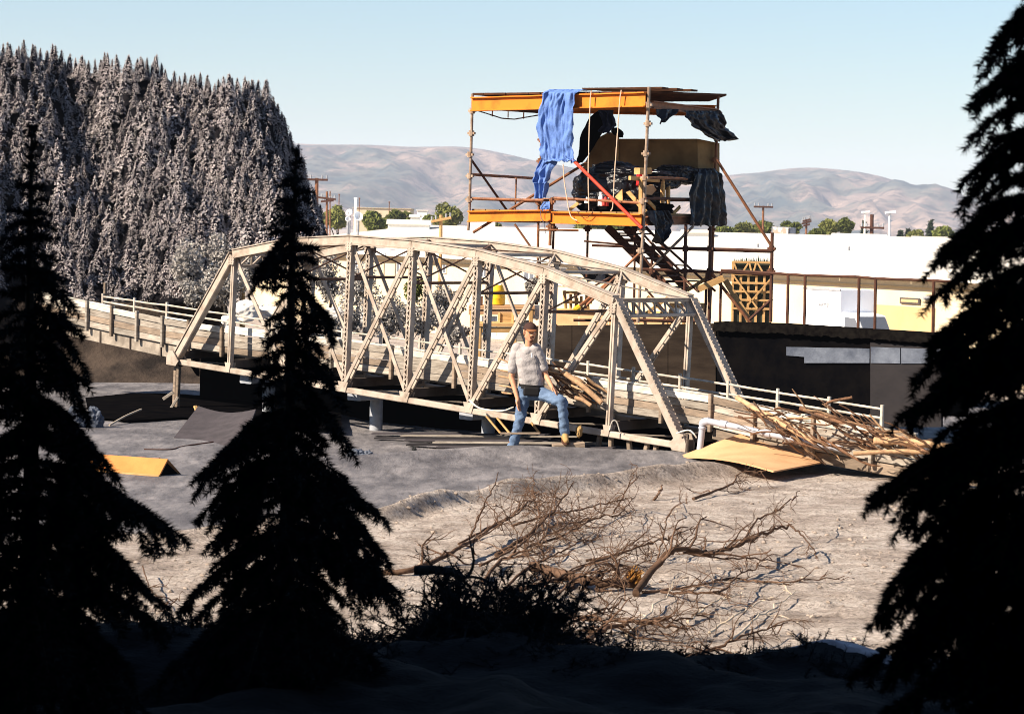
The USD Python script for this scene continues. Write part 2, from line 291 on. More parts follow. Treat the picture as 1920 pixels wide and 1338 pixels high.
bx = np.concatenate([np.arange(-14, -6, .3), np.arange(-6, 6, .08), np.arange(6, 9, .3)])
bt = np.concatenate([np.linspace(-.28, .5, 14), np.arange(.6, 10, .12), np.arange(10, 22.5, .4)])
X = np.repeat(bx[:, None], len(bt), 1); Y = edge_y(X) + bt[None]; Y += .18 * (meshkit.noise(np.stack([X * 1.3, 0 * X, 0 * X], -1), 8) - .5) * np.exp(-np.abs(bt) * 1.2)[None]
Y = np.minimum(Y, 47.8)
obj('river_bed', grid_solid(np.stack([X, Y, bed_z(X, Y)], -1), .02), bedm, smooth=40, kind='structure')

# ------------------------------------------------------------------ far hills, haze
def hills():
    sk = np.array([(-3000, 300), (-1200, 262), (-300, 250), (300, 262), (560, 268), (620, 273), (690, 269), (760, 277), (870, 272), (940, 286), (1010, 301), (1100, 318), (1180, 330), (1260, 334), (1340, 330), (1420, 323), (1500, 313), (1530, 311), (1590, 322), (1680, 341), (1770, 361), (1830, 376), (1960, 392), (2300, 380), (3600, 340), (5200, 330)], float)
    top = np.array([P(x, y, 4600) for x, y in sk])
    nx, ny = 520, 110
    s = np.linspace(0, 1, ny); xs = np.linspace(top[0, 0], top[-1, 0], nx)
    H = np.interp(xs, top[:, 0], top[:, 2])
    k = np.ones(7) / 7; H = np.convolve(np.pad(H, 3, mode='edge'), k, 'valid')
    X = np.repeat(xs[:, None], ny, 1); S = np.repeat(s[None], nx, 0)
    Y = 2900 + 2300 * S
    p = np.stack([X / 260, Y / 420, 0 * X], -1)
    prof = np.where(S < .74, sstep(0, .74, S) ** 1.15, 1 - .35 * sstep(.74, 1.0, S))
    n = meshkit.fbm(p, 5, 4); r = 1 - np.abs(2 * meshkit.fbm(p * V(2.2, .8, 1) + 7, 5, 12) - 1)
    Hh = H[:, None] + 8
    env = sstep(0, .25, S) * (1 - .93 * np.exp(-((S - .74) / .10) ** 2))
    Z = -8 + prof * Hh + env * ((n - .5) * 75 + (r - .7) * 28 + (meshkit.fbm(p * V(5, 2.4, 1) + 3, 4, 30) - .5) * 26 - np.abs(meshkit.fbm(p * V(3.2, 1.1, 1) + 11, 4, 33) - .5) * 90)
    Z = np.minimum(Z, -8 + Hh * np.interp(S, [0, .3, .74, 1], [.45, .75, 1.0, .8]) * 1.0)
    G = np.stack([X, Y, Z], -1); i, j = np.meshgrid(np.arange(nx - 1), np.arange(ny - 1), indexing='ij')
    q = np.stack([i*ny+j, (i+1)*ny+j, (i+1)*ny+j+1, i*ny+j+1], -1).reshape(-1, 4)
    hm = usdkit.material(stage, '/World/Looks/dry_hill', {
        'g': ('geometry', {}), 'n': ('noise_texture', {'scale': .0042, 'detail': 10.0, 'roughness': .66}), 'r': ('rgb_ramp', {'ramp': [(.38, (.035, .05, .05)), (.46, (.10, .095, .075)), (.50, (.17, .125, .10)), (.60, (.30, .215, .165))]}),
        'v': ('noise_texture', {'scale': .035, 'detail': 5.0, 'roughness': .7}), 'vr': ('rgb_ramp', {'ramp': [(.42, (.30, .34, .36)), (.50, (1, 1, 1))]}), 'm': ('mix_color', {'blend_type': 'multiply', 'fac': .8}), 'p': ('principled_bsdf', {'roughness': 1.0, 'specular_ior_level': .05})},
        [('g.position', 'n.vector'), ('n.fac', 'r.fac'), ('g.position', 'v.vector'), ('v.fac', 'vr.fac'), ('r.color', 'm.a'), ('vr.color', 'm.b'), ('m.result', 'p.base_color')], surface='p.BSDF')
    obj('hills', MB().add(G.reshape(-1, 3), q), hm, smooth=True, kind='structure')
hills()
HAZE = 0.000115
if HAZE:
    hz = usdkit.material(stage, '/World/Looks/haze_air', {'v': ('principled_volume', {'color': (.80, .86, 1.0), 'density': HAZE, 'anisotropy': 0.0})}, volume='v.volume')
    b = trimesh.creation.box([15000, 15000, 260]); b.apply_translation([0, 0, 130 - 30])
    obj('haze', b, hz, kind='stuff')

# ------------------------------------------------------------------ unseen walls and canopy, added to throw shade on the foreground
sb = thing('stage_building', 'unseen dark walls and canopy added to shade the foreground trees', 'building', (-15, 0, 0))
YE = 10.9
m = MB(); m.box((-15.4, -22, 7), (-15.4, 4.0, 7), 15, 14.5); obj('wall', m, stonewood, sb)
m = MB(); m.box((-9.1, 4.0, 7), (-9.1, YE, 7), 2.4, 14.5); obj('annex_wall', m, stonewood, sb)
m = MB(); m.box((0, -13.0, 7), (0, -12.6, 7), 15.6, 14.5); obj('rear_wall', m, stonewood, sb)
m = MB(); m.box((.2, -13, 10.2), (.2, 9.5, 10.2), 15.9, .35); obj('canopy_roof', m, stonewood, sb)  # unseen roof added to keep sky light off the mound
m = MB(); m.box((8.2, -13, 4.5), (8.2, 5.0, 4.5), .4, 11.4); obj('side_wall', m, stonewood, sb)
for k in range(20):
    y = -21 + k * 1.5; obj('wall_rib', MB().box((-7.86, y, 0), (-7.86, y, 14.2), .1, .08), greymetal, sb)

# ------------------------------------------------------------------ white warehouse
WA, WB = P(470, 452, 212), P(1930, 526, 131)
def warehouse():
    A, B = WA.copy(), WB.copy(); A[2] = B[2] = .9
    d = unit(B - A); n = unit(V(-d[1], d[0], 0));  n = n if n[1] > 0 else -n
    L = np.linalg.norm(B - A); W = 17.0; ZR = 2.95; ZG = -5.0
    t = thing('warehouse', 'long white low-pitched warehouse behind the set with cream front wall', 'building', A * V(1, 1, 0) + V(0, 0, ZG))
    c = [A, B, B + n * W * 2, A + n * W * 2]
    m = MB(); lo = [p * V(1, 1, 0) + V(0, 0, ZG - .3) for p in c]
    rg = [A + n * W + V(0, 0, ZR - .9), B + n * W + V(0, 0, ZR - .9)]
    pts = np.array(lo + c + rg)
    m.add(pts, [[0, 1, 5, 4], [2, 3, 7, 6]]); m.add(pts, [[1, 2, 6], [1, 6, 5], [5, 6, 9], [3, 0, 4], [3, 4, 7], [7, 4, 8]])
    obj('wall', m, creamwall, t)
    sl = unit(rg[0] - A)
    nn = unit(np.cross(d, sl)); nn = nn if nn[2] > 0 else -nn
    NP = 30                                                     # roof in seamed panels
    for k in range(NP):
        a, b = A + d * L * (k / NP) - sl * .6, A + d * L * ((k + 1) / NP) - sl * .6
        e = sl * (np.linalg.norm(rg[0] - A) + .6)
        obj('roof_panel', MB().prism([a + d * .02, b - d * .02, b - d * .02 + e, a + d * .02 + e], nn * .12), whiteroof, t)
    e2 = unit(c[3] + V(0, 0, 0) - rg[0]); 
    obj('rear_roof', MB().prism([rg[0], rg[1], rg[1] + e2 * 17.6, rg[0] + e2 * 17.6], V(0, 0, .12)), whiteroof, t)
    obj('eave_gutter', MB().box(A - sl * .7 - n * .05 + V(0, 0, -.12), B - sl * .7 - n * .05 + V(0, 0, -.12), .22, .22), whitepaint, t)
    obj('fascia_band', MB().box(A - n * .09 + V(0, 0, -.75), B - n * .09 + V(0, 0, -.75), .08, .12), tanwall, t)
    def wp(x, y): return on_plane(A, B, x, y)
    for (x0, y0, x1, y1) in [(985, 496, 1004, 530), (746, 492, 757, 512), (826, 494, 838, 512), (664, 486, 673, 505), (905, 496, 914, 520), (1042, 500, 1064, 536)]:
        a, b = wp(x0, y0), wp(x1, y1); w = abs((b - a) @ d); z0, z1 = b[2], a[2]; cc = (a + b) / 2; cc = A + d * ((cc - A) @ d); cc[2] = (z0 + z1) / 2
        fr = obj('window', MB().box(cc - d * w / 2 - n * .06, cc + d * w / 2 - n * .06, .12, z1 - z0), whitepaint, t)
        for q_ in (-1, 1):
            obj('pane', MB().box(cc + d * (q_ * w / 4 - w / 5) - n * .125, cc + d * (q_ * w / 4 + w / 5) - n * .125, .02, (z1 - z0) * .84), glassd, fr)
    a, b = wp(1630, 570), wp(1752, 640); s0, s1 = (a - A) @ d, (b - A) @ d
    z1 = a[2]; z0 = z1 - 2.6; obj('tan_panel', MB().box(A * V(1, 1, 0) + d * s0 + V(0, 0, (z0 + z1) / 2) - n * .04, A * V(1, 1, 0) + d * s1 + V(0, 0, (z0 + z1) / 2) - n * .04, .06, z1 - z0), tanwall, t)
    a, b = wp(1690, 560), wp(1727, 568); s0, s1 = (a - A) @ d, (b - A) @ d
    zc = (a[2] + b[2]) / 2
    sg = obj('wall_sign', MB().box(A * V(1, 1, 0) + d * s0 + V(0, 0, zc) - n * .09, A * V(1, 1, 0) + d * s1 + V(0, 0, zc) - n * .09, .05, .34), signm, t)
    obj('sign_face', MB().box(A * V(1, 1, 0) + d * (s0 + .12) + V(0, 0, zc) - n * .125, A * V(1, 1, 0) + d * (s1 - .12) + V(0, 0, zc) - n * .125, .02, .16), tanwall, sg)
    a, b = wp(1735, 558), wp(1748, 566); s0, s1 = (a - A) @ d, (b - A) @ d
    obj('wall_lamp', MB().box(A * V(1, 1, 0) + d * s0 + V(0, 0, a[2]) - n * .1, A * V(1, 1, 0) + d * s1 + V(0, 0, a[2]) - n * .1, .15, .22), greymetal, t)
    for xx, h in ((1380, .35), (1688, .3), (1652, .5), (1560, .3), (1215, .35)):
        p = A + d * ((wp(xx, 480) - A) @ d) + n * 9 + V(0, 0, 1.05)
        obj('roof_vent', MB().tube([p, p + V(0, 0, h)], .09, 8), greymetal, t)
    return A, d, n
WHA, WHD, WHN = warehouse()

def gable_shed(name, label, cat, x0, x1, ytop, ybot, d, wallm, roofm, depth=4, ridge=.35):
    a, b = P(x0, ybot, d), P(x1, ybot, d); h = (ybot - ytop) * d / F; lowz = min(a[2], b[2])
    t = thing(name, label, cat, V((a[0] + b[0]) / 2, d, lowz - 3))
    m = MB(); m.box(V((a[0]+b[0])/2, d, lowz - 3), V((a[0]+b[0])/2, d, lowz + h * (1 - ridge)), b[0] - a[0], depth, (0, 1, 0)); obj('wall', m, wallm, t)
    z = lowz + h * (1 - ridge); o = .15
    pr = np.array([[0, -depth/2-o, z], [0, -depth/2-o, z + .06], [0, -depth/4, z + h*ridge], [0, depth/4, z + h*ridge], [0, depth/2+o, z + .06], [0, depth/2+o, z]]) + V((a[0]+b[0])/2, d, 0)
    obj('roof', MB().prism(pr, V(b[0] - a[0] + .3, 0, 0)), roofm, t)
    return t
def roof_unit(label, x0, x1, ytop, ybot, d, group='low white roof housings beyond the warehouse'):
    return gable_shed('roof_housing', label, 'roof housing', x0, x1, ytop, ybot, d, whitepaint, whiteroof, 3.0, .55)
roof_unit('wide low white roof housing right of the tall steel tower', 1566, 1655, 437, 450, 175)
roof_unit('white roof housing just above the top chord of the bridge', 729, 806, 411, 428, 215)
roof_unit('small square white roof box above the long housing', 771, 786, 402, 412, 222)
roof_unit('white roof box beside the foot of the tower', 884, 925, 412, 434, 216)
roof_unit('cream roof housing below the black plastic on the tower', 1282, 1330, 430, 442, 180)
gable_shed('flat_roof_building', 'pale beige flat-roofed building among trees on the left skyline', 'building', 668, 772, 389, 425, 330, creamwall, creamwall, 12, .03)
gable_shed('far_building', 'tiny white building in the trees left of the tower', 'building', 784, 802, 394, 404, 300, whitepaint, whitepaint, 6, .1)
gable_shed('far_building', 'distant pale building at the right end of the skyline beside the fir', 'building', 1720, 1765, 443, 452, 260, whitepaint, whitepaint, 6, .1)
gable_shed('far_building', 'low brown building half hidden by trees behind the leaning pole', 'building', 1408, 1452, 430, 446, 300, tanwall, tanwall, 6, .1)

def billboard():
    t = thing('billboard', 'weathered hoarding with a faded poster on short legs above the warehouse roof', 'billboard', P(1470, 446, 235))
    a, b = P(1447, 434, 235), P(1479, 436, 235); h = 20 * 235 / F
    obj('panel', MB().box(a, b, .3, h), greymetal, t)
    obj('poster', MB().box(a + V(.1, -.2, 0), b + V(-.1, -.2, 0), .06, h * .86), mat('poster_print', (.55, .40, .30), (.80, .76, .70), .9, .7, lo=.45, hi=.5), t)
    c = P(1489, 437, 236); obj('side_panel', MB().box(b, c, .3, h), greymetal, t)
    for k in range(3): p = a + (b - a) * k / 2 + V(0, .2, 0); obj('leg', MB().box(p + V(0, 0, -3), p, .2, .2), rust_dark, t)
billboard()

# ------------------------------------------------------------------ truck, car
def box_truck():
    d = 138.0; a, b = P(1507, 540, d), P(1577, 545, d - 3); c = P(1600, 545, d + 2)
    u = unit((b - a) * V(1, 1, 0)); n = V(-u[1], u[0], 0); L = np.linalg.norm((b - a)[:2]); zt = a[2]; zb = zt - 2.7
    t = thing('box_truck', 'white box van parked against the warehouse behind the dark railing', 'truck', V(a[0], a[1], -5))
    ctr = a * V(1, 1, 0) + u * L / 2 + n * 1.15
    obj('cargo_box', MB().box(ctr - u * L / 2 + V(0, 0, (zt + zb) / 2), ctr + u * L / 2 + V(0, 0, (zt + zb) / 2), 2.3, zt - zb), truckwhite, t)
    obj('roof_rail', MB().box(ctr - u * L / 2 - n * 1.18 + V(0, 0, zt), ctr + u * L / 2 - n * 1.18 + V(0, 0, zt), .06, .1), greymetal, t)
    cab = ctr + u * (L / 2 + .95)
    hz_ = zb
    prof = [(-.95, hz_ - .5), (1.0, hz_ - .5), (1.0, hz_ + .35), (.75, hz_ + .55), (.25, hz_ + 1.35), (-.95, hz_ + 1.5)]
    obj('cab', MB().prism([cab + u * x + V(0, 0, z) for x, z in prof], n * 2.0), truckwhite, t)
    obj('windscreen', MB().prism([cab + u * (.79) + V(0, 0, hz_ + .60), cab + u * .31 + V(0, 0, hz_ + 1.30), cab + u * .35 + V(0, 0, hz_ + 1.30), cab + u * .84 + V(0, 0, hz_ + .60)], n * 1.8), glassd, t)
    obj('side_window', MB().prism([cab - n * 1.02 + u * x + V(0, 0, hz_ + z) for x, z in ((-.7, .6), (.6, .6), (.2, 1.2), (-.7, 1.25))], n * .04), glassd, t)
    obj('chassis', MB().box(ctr - u * L / 2 + V(0, 0, zb - .2), cab + u * .9 + V(0, 0, zb - .2), 1.0, .3), rubber, t)
    for s in (-1, 1):
        for x in (-L / 2 + .9, L / 2 + 1.0):
            w = MB(); p = ctr + u * x + n * s * .95 + V(0, 0, zb - .45); w.tube([p - n * .13, p + n * .13], .48, 14); obj('wheel', w, rubber, t)
    tx = meshkit.text_mesh('Rentals', .26, .02); R = np.array([u, V(0, 0, 1), -n]).T
    v = np.array(tx.vertices) @ R.T + (ctr - n * 1.19 + V(0, 0, zb + 1.75)) - u * .3; obj('lettering', (v, tx.faces), greymetal, t)
box_truck()
# ------------------------------------------------------------------ poles, lamps, aerials
def utility_pole(label, x, ytop, ybot, d, arms, r=.16, m=polewood):
    a, b = P(x, ytop, d), P(x + (ybot - ytop) * .02, ybot, d)
    t = thing('utility_pole', label, 'utility pole', b + V(0, 0, -4), group=None)
    obj('pole', MB().tube([b + V(0, 0, -4), a], [r * 1.2, r], 8), m, t)
    for (yy, w, tilt) in arms:
        p = P(x, yy, d) + V(0, -r - .06, 0); h = w * d / F / 2
        arm = obj('crossarm', MB().bar(p + V(-h, 0, -tilt * h), p + V(h, 0, tilt * h), .14, .16), rust_dark if m is polewood else m, t)
        for k in (-.9, -.5, .5, .9): obj('insulator', MB().tube([p + V(k * h, 0, .08 + tilt * h * k), p + V(k * h, 0, .34 + tilt * h * k)], .06, 6), greymetal, arm)
utility_pole('thick brown utility pole at the right edge of the ash forest', 594, 334, 372, 180, [(337, 42, 0)], .13)
utility_pole('brown utility pole with two crossarms behind the thick pole', 613, 359, 424, 200, [(372, 34, -.1), (377, 22, .1)], .09)
utility_pole('thin bare pole beside the double-armed utility pole', 619, 358, 424, 210, [(376, 14, 0)], .05)
utility_pole('pale utility pole with a tilted crossarm above the bridge chord', 827, 403, 430, 160, [(412, 38, .22)], .11, lumber)
utility_pole('tall brown utility pole behind the leaning scaffold tube', 1431, 386, 446, 220, [(388, 36, 0)], .10)
utility_pole('dark utility pole with three crossarms right of the hoarding', 1512, 411, 447, 230, [(413, 14, .3), (417, 18, .3), (422, 12, .3)], .10)
utility_pole('dark stubby pole with one long low crossarm above the white roof housing', 1635, 402, 437, 190, [(427, 44, 0)], .15, rust_dark)
for x, yt in ((636, 366), (674, 373), (730, 380)):
    a = P(x, yt, 260); lab = {636: 'left', 674: 'middle', 730: 'right'}[x]
    t = thing('mast', f'thin distant mast on the skyline, {lab} of three left of the tower', 'mast', a + V(0, 0, -6))
    obj('shaft', MB().tube([a + V(0, 0, -6), a], .05, 6), rust, t); obj('cap', MB().tube([a, a + V(0, 0, .12)], .09, 6), rust, t)
def street_lamp(label, x, ytop, ybot, d, w=18):
    a, b = P(x, ytop, d), P(x, ybot, d); t = thing('street_lamp', label, 'street lamp', b + V(0, 0, -3))
    obj('pole', MB().tube([b + V(0, 0, -3), a], [.14, .09], 8), whitepaint, t)
    h = w * d / F; obj('lamp_head', MB().bar(a + V(-h * .45, 0, .05), a + V(h * .6, 0, .12), .4, .18), whitem, t)
    obj('arm', MB().tube([a, a + V(h * .3, 0, .06)], .06, 6), whitepaint, t)
street_lamp('tall white street lamp right of the low roof housing', 1668, 400, 452, 200)
street_lamp('smaller white street lamp left of the dark stubby pole', 1622, 399, 432, 260, 14)
def dish(label, x, y, r, d, yaw):
    c = P(x, y, d); R = r * d / F; t = thing('satellite_dish', label, 'satellite dish', c + V(0, 0, -3))
    ax = unit(V(math.sin(yaw), -math.cos(yaw), .35)); a = unit(np.cross(ax, V(0, 0, 1))); b = np.cross(a, ax)
    k = 18; rr = np.linspace(0, 1, 6); G = np.array([[c + R * q_ * (a * math.cos(g) + b * math.sin(g)) + ax * R * .32 * q_ * q_ for g in np.linspace(0, 2 * PI, k)] for q_ in rr[1:]])
    G = np.concatenate([np.repeat((c + a * 0)[None, None], k, 1) + 1e-4 * G[:1], G]); obj('reflector', grid_solid(G, .05), whitem, t, smooth=40)
    obj('feed_arm', MB().tube([c - b * R * .8, c + ax * R * .9], .04, 6), greymetal, t); obj('mount', MB().tube([c + V(0, .3, -3), c + V(0, .3, 0)], .1, 6), greymetal, t)
dish('round white satellite dish among the left trees, upper of two', 655, 399, 6.5, 190, -.3)
dish('small white satellite dish below the round one', 652, 411, 5, 188, .4)
dish('larger pale satellite dish right beside the white mast', 671, 406, 9, 200, .5)
a = P(667, 373, 205); t = thing('white_mast', 'short white mast between the satellite dishes', 'mast', a + V(0, 0, -5)); obj('shaft', MB().box(a + V(0, 0, -5), a, .16, .16), whitem, t); obj('cap', MB().box(a, a + V(0, 0, .1), .22, .22), whitem, t)

# ------------------------------------------------------------------ leafy plants
def leaf_cloud(c, r, n, size, rng, lumps=10, flat=.9):
    """n leaf-sized quads in lumps over an ellipsoid"""
    c, r = np.asarray(c, float), np.asarray(r, float)
    dirs = rng.normal(size=(lumps, 3)); dirs /= np.linalg.norm(dirs, axis=1, keepdims=True); cen = dirs * rng.uniform(.25, .8, (lumps, 1))
    k = rng.integers(0, lumps, n); o = rng.normal(size=(n, 3)); o /= np.linalg.norm(o, axis=1, keepdims=True)
    p = (cen[k] + o * rng.uniform(.2, .48, (n, 1)) ** .8 * flat) * r + c
    a = rng.normal(size=(n, 3)); a /= np.linalg.norm(a, axis=1, keepdims=True); b = np.cross(a, rng.normal(size=(n, 3))); b /= np.linalg.norm(b, axis=1, keepdims=True) + 1e-9
    s = size * rng.uniform(.6, 1.3, (n, 1)); v = np.stack([p - a * s, p - b * s * .5, p + a * s, p + b * s * .5], 1).reshape(-1, 3)
    return v, np.arange(4 * n).reshape(-1, 4)
def leafy_tree(name, label, cat, c, r, n, size, seed, m, lumps=12, base=None, group=None, tm=trunkm):
    rng = np.random.default_rng(seed); c = np.asarray(c, float); r = np.broadcast_to(np.asarray(r, float), (3,))
    base = V(c[0], c[1], c[2] - r[2] * 1.6) if base is None else base
    t = thing(name, label, cat, base, group)
    tb = MB(); tb.tube(smooth_path([base, base * .5 + c * .5 + rng.normal(size=3) * r * .06, c + V(0, 0, r[2] * .3)], 6), np.linspace(r[0] * .09, r[0] * .03, 6), 7); obj('trunk', tb, tm, t)
    lm = MB()
    for k in range(5):
        e = c + rng.normal(size=3) * r * .5; s = base * .4 + c * .6; lm.tube(smooth_path([s, (s + e) / 2 + V(0, 0, r[2] * .12), e], 5), np.linspace(r[0] * .045, r[0] * .01, 5), 5)
    obj('limbs', lm, tm, t)
    obj('crown', leaf_cloud(c, r, n, size, rng, lumps), m, t)
    return t
for k, (x, y, rx, ry, d, lab) in enumerate([
    (632, 408, 26, 22, 240, 'olive green tree behind the satellite dishes at the forest edge'), (700, 412, 24, 20, 250, 'green tree in front of the beige flat-roofed building, left one'),
    (745, 413, 26, 19, 252, 'green tree in front of the beige flat-roofed building, right one'), (838, 407, 34, 24, 245, 'big dense green tree left of the tower'), (806, 415, 18, 15, 248, 'smaller green tree left of the big dense one'),
    (912, 424, 26, 12, 250, 'low green tree seen under the lower orange beam, left end'), (1105, 424, 32, 12, 250, 'low green tree seen behind the stair under the tower'), (1165, 425, 24, 12, 255, 'low green tree at the right end under the lower beam'),
    (1352, 433, 20, 12, 240, 'low green tree just right of the hanging black plastic'), (1394, 430, 24, 14, 245, 'green tree between the tower and the tall brown pole'), (1432, 428, 22, 16, 250, 'green tree around the foot of the tall brown pole'),
    (1482, 428, 20, 14, 255, 'green tree behind the weathered hoarding'), (1553, 430, 20, 17, 245, 'bright green tree left of the low white roof housing'), (1583, 424, 18, 14, 260, 'green tree behind the low white roof housing'),
    (1530, 437, 16, 9, 240, 'low green bush left of the bright green tree'), (1718, 440, 16, 9, 280, 'brownish low tree near the right end of the skyline'), (1770, 436, 20, 11, 280, 'reddish-green low tree beside the big right fir')]):
    c = P(x, y + 3, d); leafy_tree('green_tree', lab, 'tree', c, (rx * d / F, rx * d / F * .8, ry * d / F * 1.15), 2600, .20 * d / 245 * 1.2, 50 + k, greenleaf if k % 3 else greenleaf2, 16, base=c + V(0, 0, -6))
def far_conifer(label, x, ytop, ybot, w, d, seed):
    rng = np.random.default_rng(seed); a, b = P(x, ytop, d), P(x, ybot, d); t = thing('far_conifer', label, 'tree', b + V(0, 0, -3))
    h = a[2] - b[2]; obj('trunk', MB().tube([b + V(0, 0, -3), a], [.25, .03], 6), trunkm, t); n = 900
    s = rng.uniform(0, 1, n) ** .7; g = rng.uniform(0, 2 * PI, n); r = (1 - s) ** .0 * s * w * d / F / 2 * rng.uniform(.3, 1.1, n)
    p = np.stack([a[0] + r * np.cos(g), d + r * np.sin(g), a[2] - s * h], -1); e = rng.normal(size=(n, 3)) * .18; e2 = rng.normal(size=(n, 3)) * .18
    obj('crown', (np.stack([p, p + e, p + e2], 1).reshape(-1, 3), np.arange(3 * n).reshape(-1, 3)), pine_far, t)
for k, (x, yt, w, lab) in enumerate([(1745, 415, 18, 'tall dark far conifer near the big right fir'), (1703, 432, 16, 'short dark conifer right of the white lamp'), (1688, 434, 14, 'small dark conifer beside the white lamp pole'), (1620, 415, 12, 'dark conifer behind the smaller white lamp')]):
    far_conifer(lab, x, yt, 452, w, 300, 300 + k)
# ------------------------------------------------------------------ the truss bridge
L0, L8 = P(330, 677, 38.8), P(1280, 836, 32.35)
BU = (L8 - L0) / 8                                            # one panel
bu = unit(BU); bn = unit(V(-bu[1], bu[0], 0)); WID = 1.71
bup = unit(np.cross(bn, -bu) * 1.0); bup = bup if bup[2] > 0 else -bup
bup = unit(V(0, 0, 1) + .034 * bu)
HT = [0, 1.80, 2.08, 2.22, 2.25, 2.22, 2.08, 1.80, 0]
def Lp(i, k=0): return L0 + BU * i + bn * WID * k
def Up(i, k=0): return Lp(i, k) + bup * HT[i]
br = thing('truss_bridge', 'cream steel camelback truss model bridge tilted across the set', 'bridge', L0)
def rivets(m, a, b, off, n, r=.008):
    for t in np.linspace(.04, .96, n): m.box(a + (b - a) * t + off - bup * r, a + (b - a) * t + off + bup * r, 2 * r, 2 * r)
for k in (0, 1):
    near = -bn if k == 0 else bn
    for i in range(8):                                       # bottom chord: two plates and a cover
        obj('bottom_chord', MB().bar(Lp(i, k) + bu * .003, Lp(i + 1, k) - bu * .003, .09, .085, bup), steel, br)
    for i in range(1, 7):                                    # top chord: box with wider cover plate
        m = MB(); a, b = Up(i, k), Up(i + 1, k); tt = unit(b - a); m.bar(a + tt * .004, b - tt * .004, .12, .125, bup)
        m.bar(a + bup * .070, b + bup * .070, .155, .016, bup); m.bar(a - bup * .060, b - bup * .060, .15, .014, bup); obj('top_chord', m, steel, br)
    for a, b, ri in ((Lp(0, k), Up(1, k), 1), (Lp(8, k), Up(7, k), -1)):     # end posts with riveted flanges
        tt = unit(b - a); o = unit(np.cross(tt, bn)); o = o if o[2] > 0 else -o
        m = MB(); m.bar(a, b - tt * .03, .115, .11, o); m.bar(a + o * .062, b + o * .062, .15, .014, o)
        for t in np.linspace(.03, .97, 34):
            for s in (-1, 1):
                p = a + (b - a) * t + o * .072 + bn * s * .06; m.box(p - tt * .009, p + tt * .009, .018, .016, o)
        obj('end_post', m, steel, br)
    for i in range(1, 8):                                    # verticals: two channels with lacing between
        a, b = Lp(i, k) + bup * .05, Up(i, k) - bup * .06
        wu, wn = (.088, .095) if i not in (1, 7) else (.066, .08)
        m = MB()
        for s in (-1, 1):
            m.box(a + bu * s * wu / 2, b + bu * s * wu / 2, wn, .012, bu) if False else m.bar(a + bu * s * (wu / 2 - .006), b + bu * s * (wu / 2 - .006), .012, wn, bn)
            for f in (-1, 1): m.bar(a + bu * s * (wu / 2 - .016) + bn * f * (wn / 2 - .005), b + bu * s * (wu / 2 - .016) + bn * f * (wn / 2 - .005), .022, .009, bn)
        post = obj('vertical_post', m, steel, br)
        if i not in (1, 7):
            m = MB(); h = np.linalg.norm(b - a); n = int(h / .070)
            for f in (-1, 1):
                for q_ in range(n):
                    s = 1 if q_ % 2 else -1; p0, p1 = a + (b - a) * (q_ / n), a + (b - a) * ((q_ + 1) / n)
                    m.box(p0 - bu * s * wu * .40 + bn * f * (wn / 2 + .001), p1 + bu * s * wu * .40 + bn * f * (wn / 2 + .001), .017, .006, bn)
            obj('lacing', m, steel, post)
        else:
            obj('web_plate', MB().bar(a, b, .02, wn * .6, bn), steel, post)
    dg = [(1, 2, 1), (2, 3, 1), (3, 4, 1), (4, 5, 1), (7, 6, 2), (6, 5, 2), (5, 4, 2), (4, 3, 2)]
    for (iu, il, kind) in dg:
        a, b = Up(iu, k) - bup * .05, Lp(il, k) + bup * .04; off = 0.012 if kind == 1 else -.012
        if kind == 1:
            m = MB(); m.bar(a + bn * off, b + bn * off, .022, .062, bup); obj('diagonal', m, steel, br)
        else:
            for s in (-1, 1): obj('diagonal', MB().bar(a + bn * (off + s * .038), b + bn * (off + s * .038), .02, .056, bup), steel, br)
            m = MB()
            for t in np.linspace(.06, .94, 13): p = a + (b - a) * t; m.bar(p + bn * (off - .04), p + bn * (off + .04), .03, .008, bup)
            obj('batten_plates', m, steel_dark, br)
    for i in range(1, 8):                                    # gussets
        for s in (-1, 1):
            c = Up(i, k) + bn * s * .066; w = .125; hh = .16
            poly = [c + bu * x + bup * z for x, z in ((-w / 2, -.03), (w / 2, -.03), (w / 2 * .92, -hh * .9), (w / 2 * .6, -hh), (-w / 2 * .6, -hh), (-w / 2 * .92, -hh * .9))]
            m = MB().prism(poly, bn * .012)
            for x in (-.05, 0, .05):
                for z in (-.05, -.09, -.13): p = c + bu * x + bup * z + bn * s * .008; m.box(p - bup * .007, p + bup * .007, .014, .014, bn)
            obj('gusset_plate', m, steel, br)
            c = Lp(i, k) + bn * s * .052; w = .21 if i not in (1, 7) else .13; hh = .12
            poly = [c + bu * x + bup * z for x, z in ((-w / 2 * .55, -.03), (w / 2 * .55, -.03), (w / 2 * .75, .05), (w / 2, hh), (-w / 2, hh), (-w / 2 * .75, .05))]
            obj('gusset_plate', MB().prism(poly, bn * .010), steel, br)
    for i in (0, 8):
        c = Lp(i, k); s = 1 if i == 0 else -1
        obj('bearing_shoe', MB().prism([c + bu * x * s + bup * z - bn * .09 for x, z in ((-.12, -.06), (.1, -.06), (.16, .02), (.02, .17), (-.07, .17), (-.12, .05))], bn * .02).prism([c + bu * x * s + bup * z + bn * .09 for x, z in ((-.12, -.06), (.1, -.06), (.16, .02), (.02, .17), (-.07, .17), (-.12, .05))], bn * .02), steel, br)
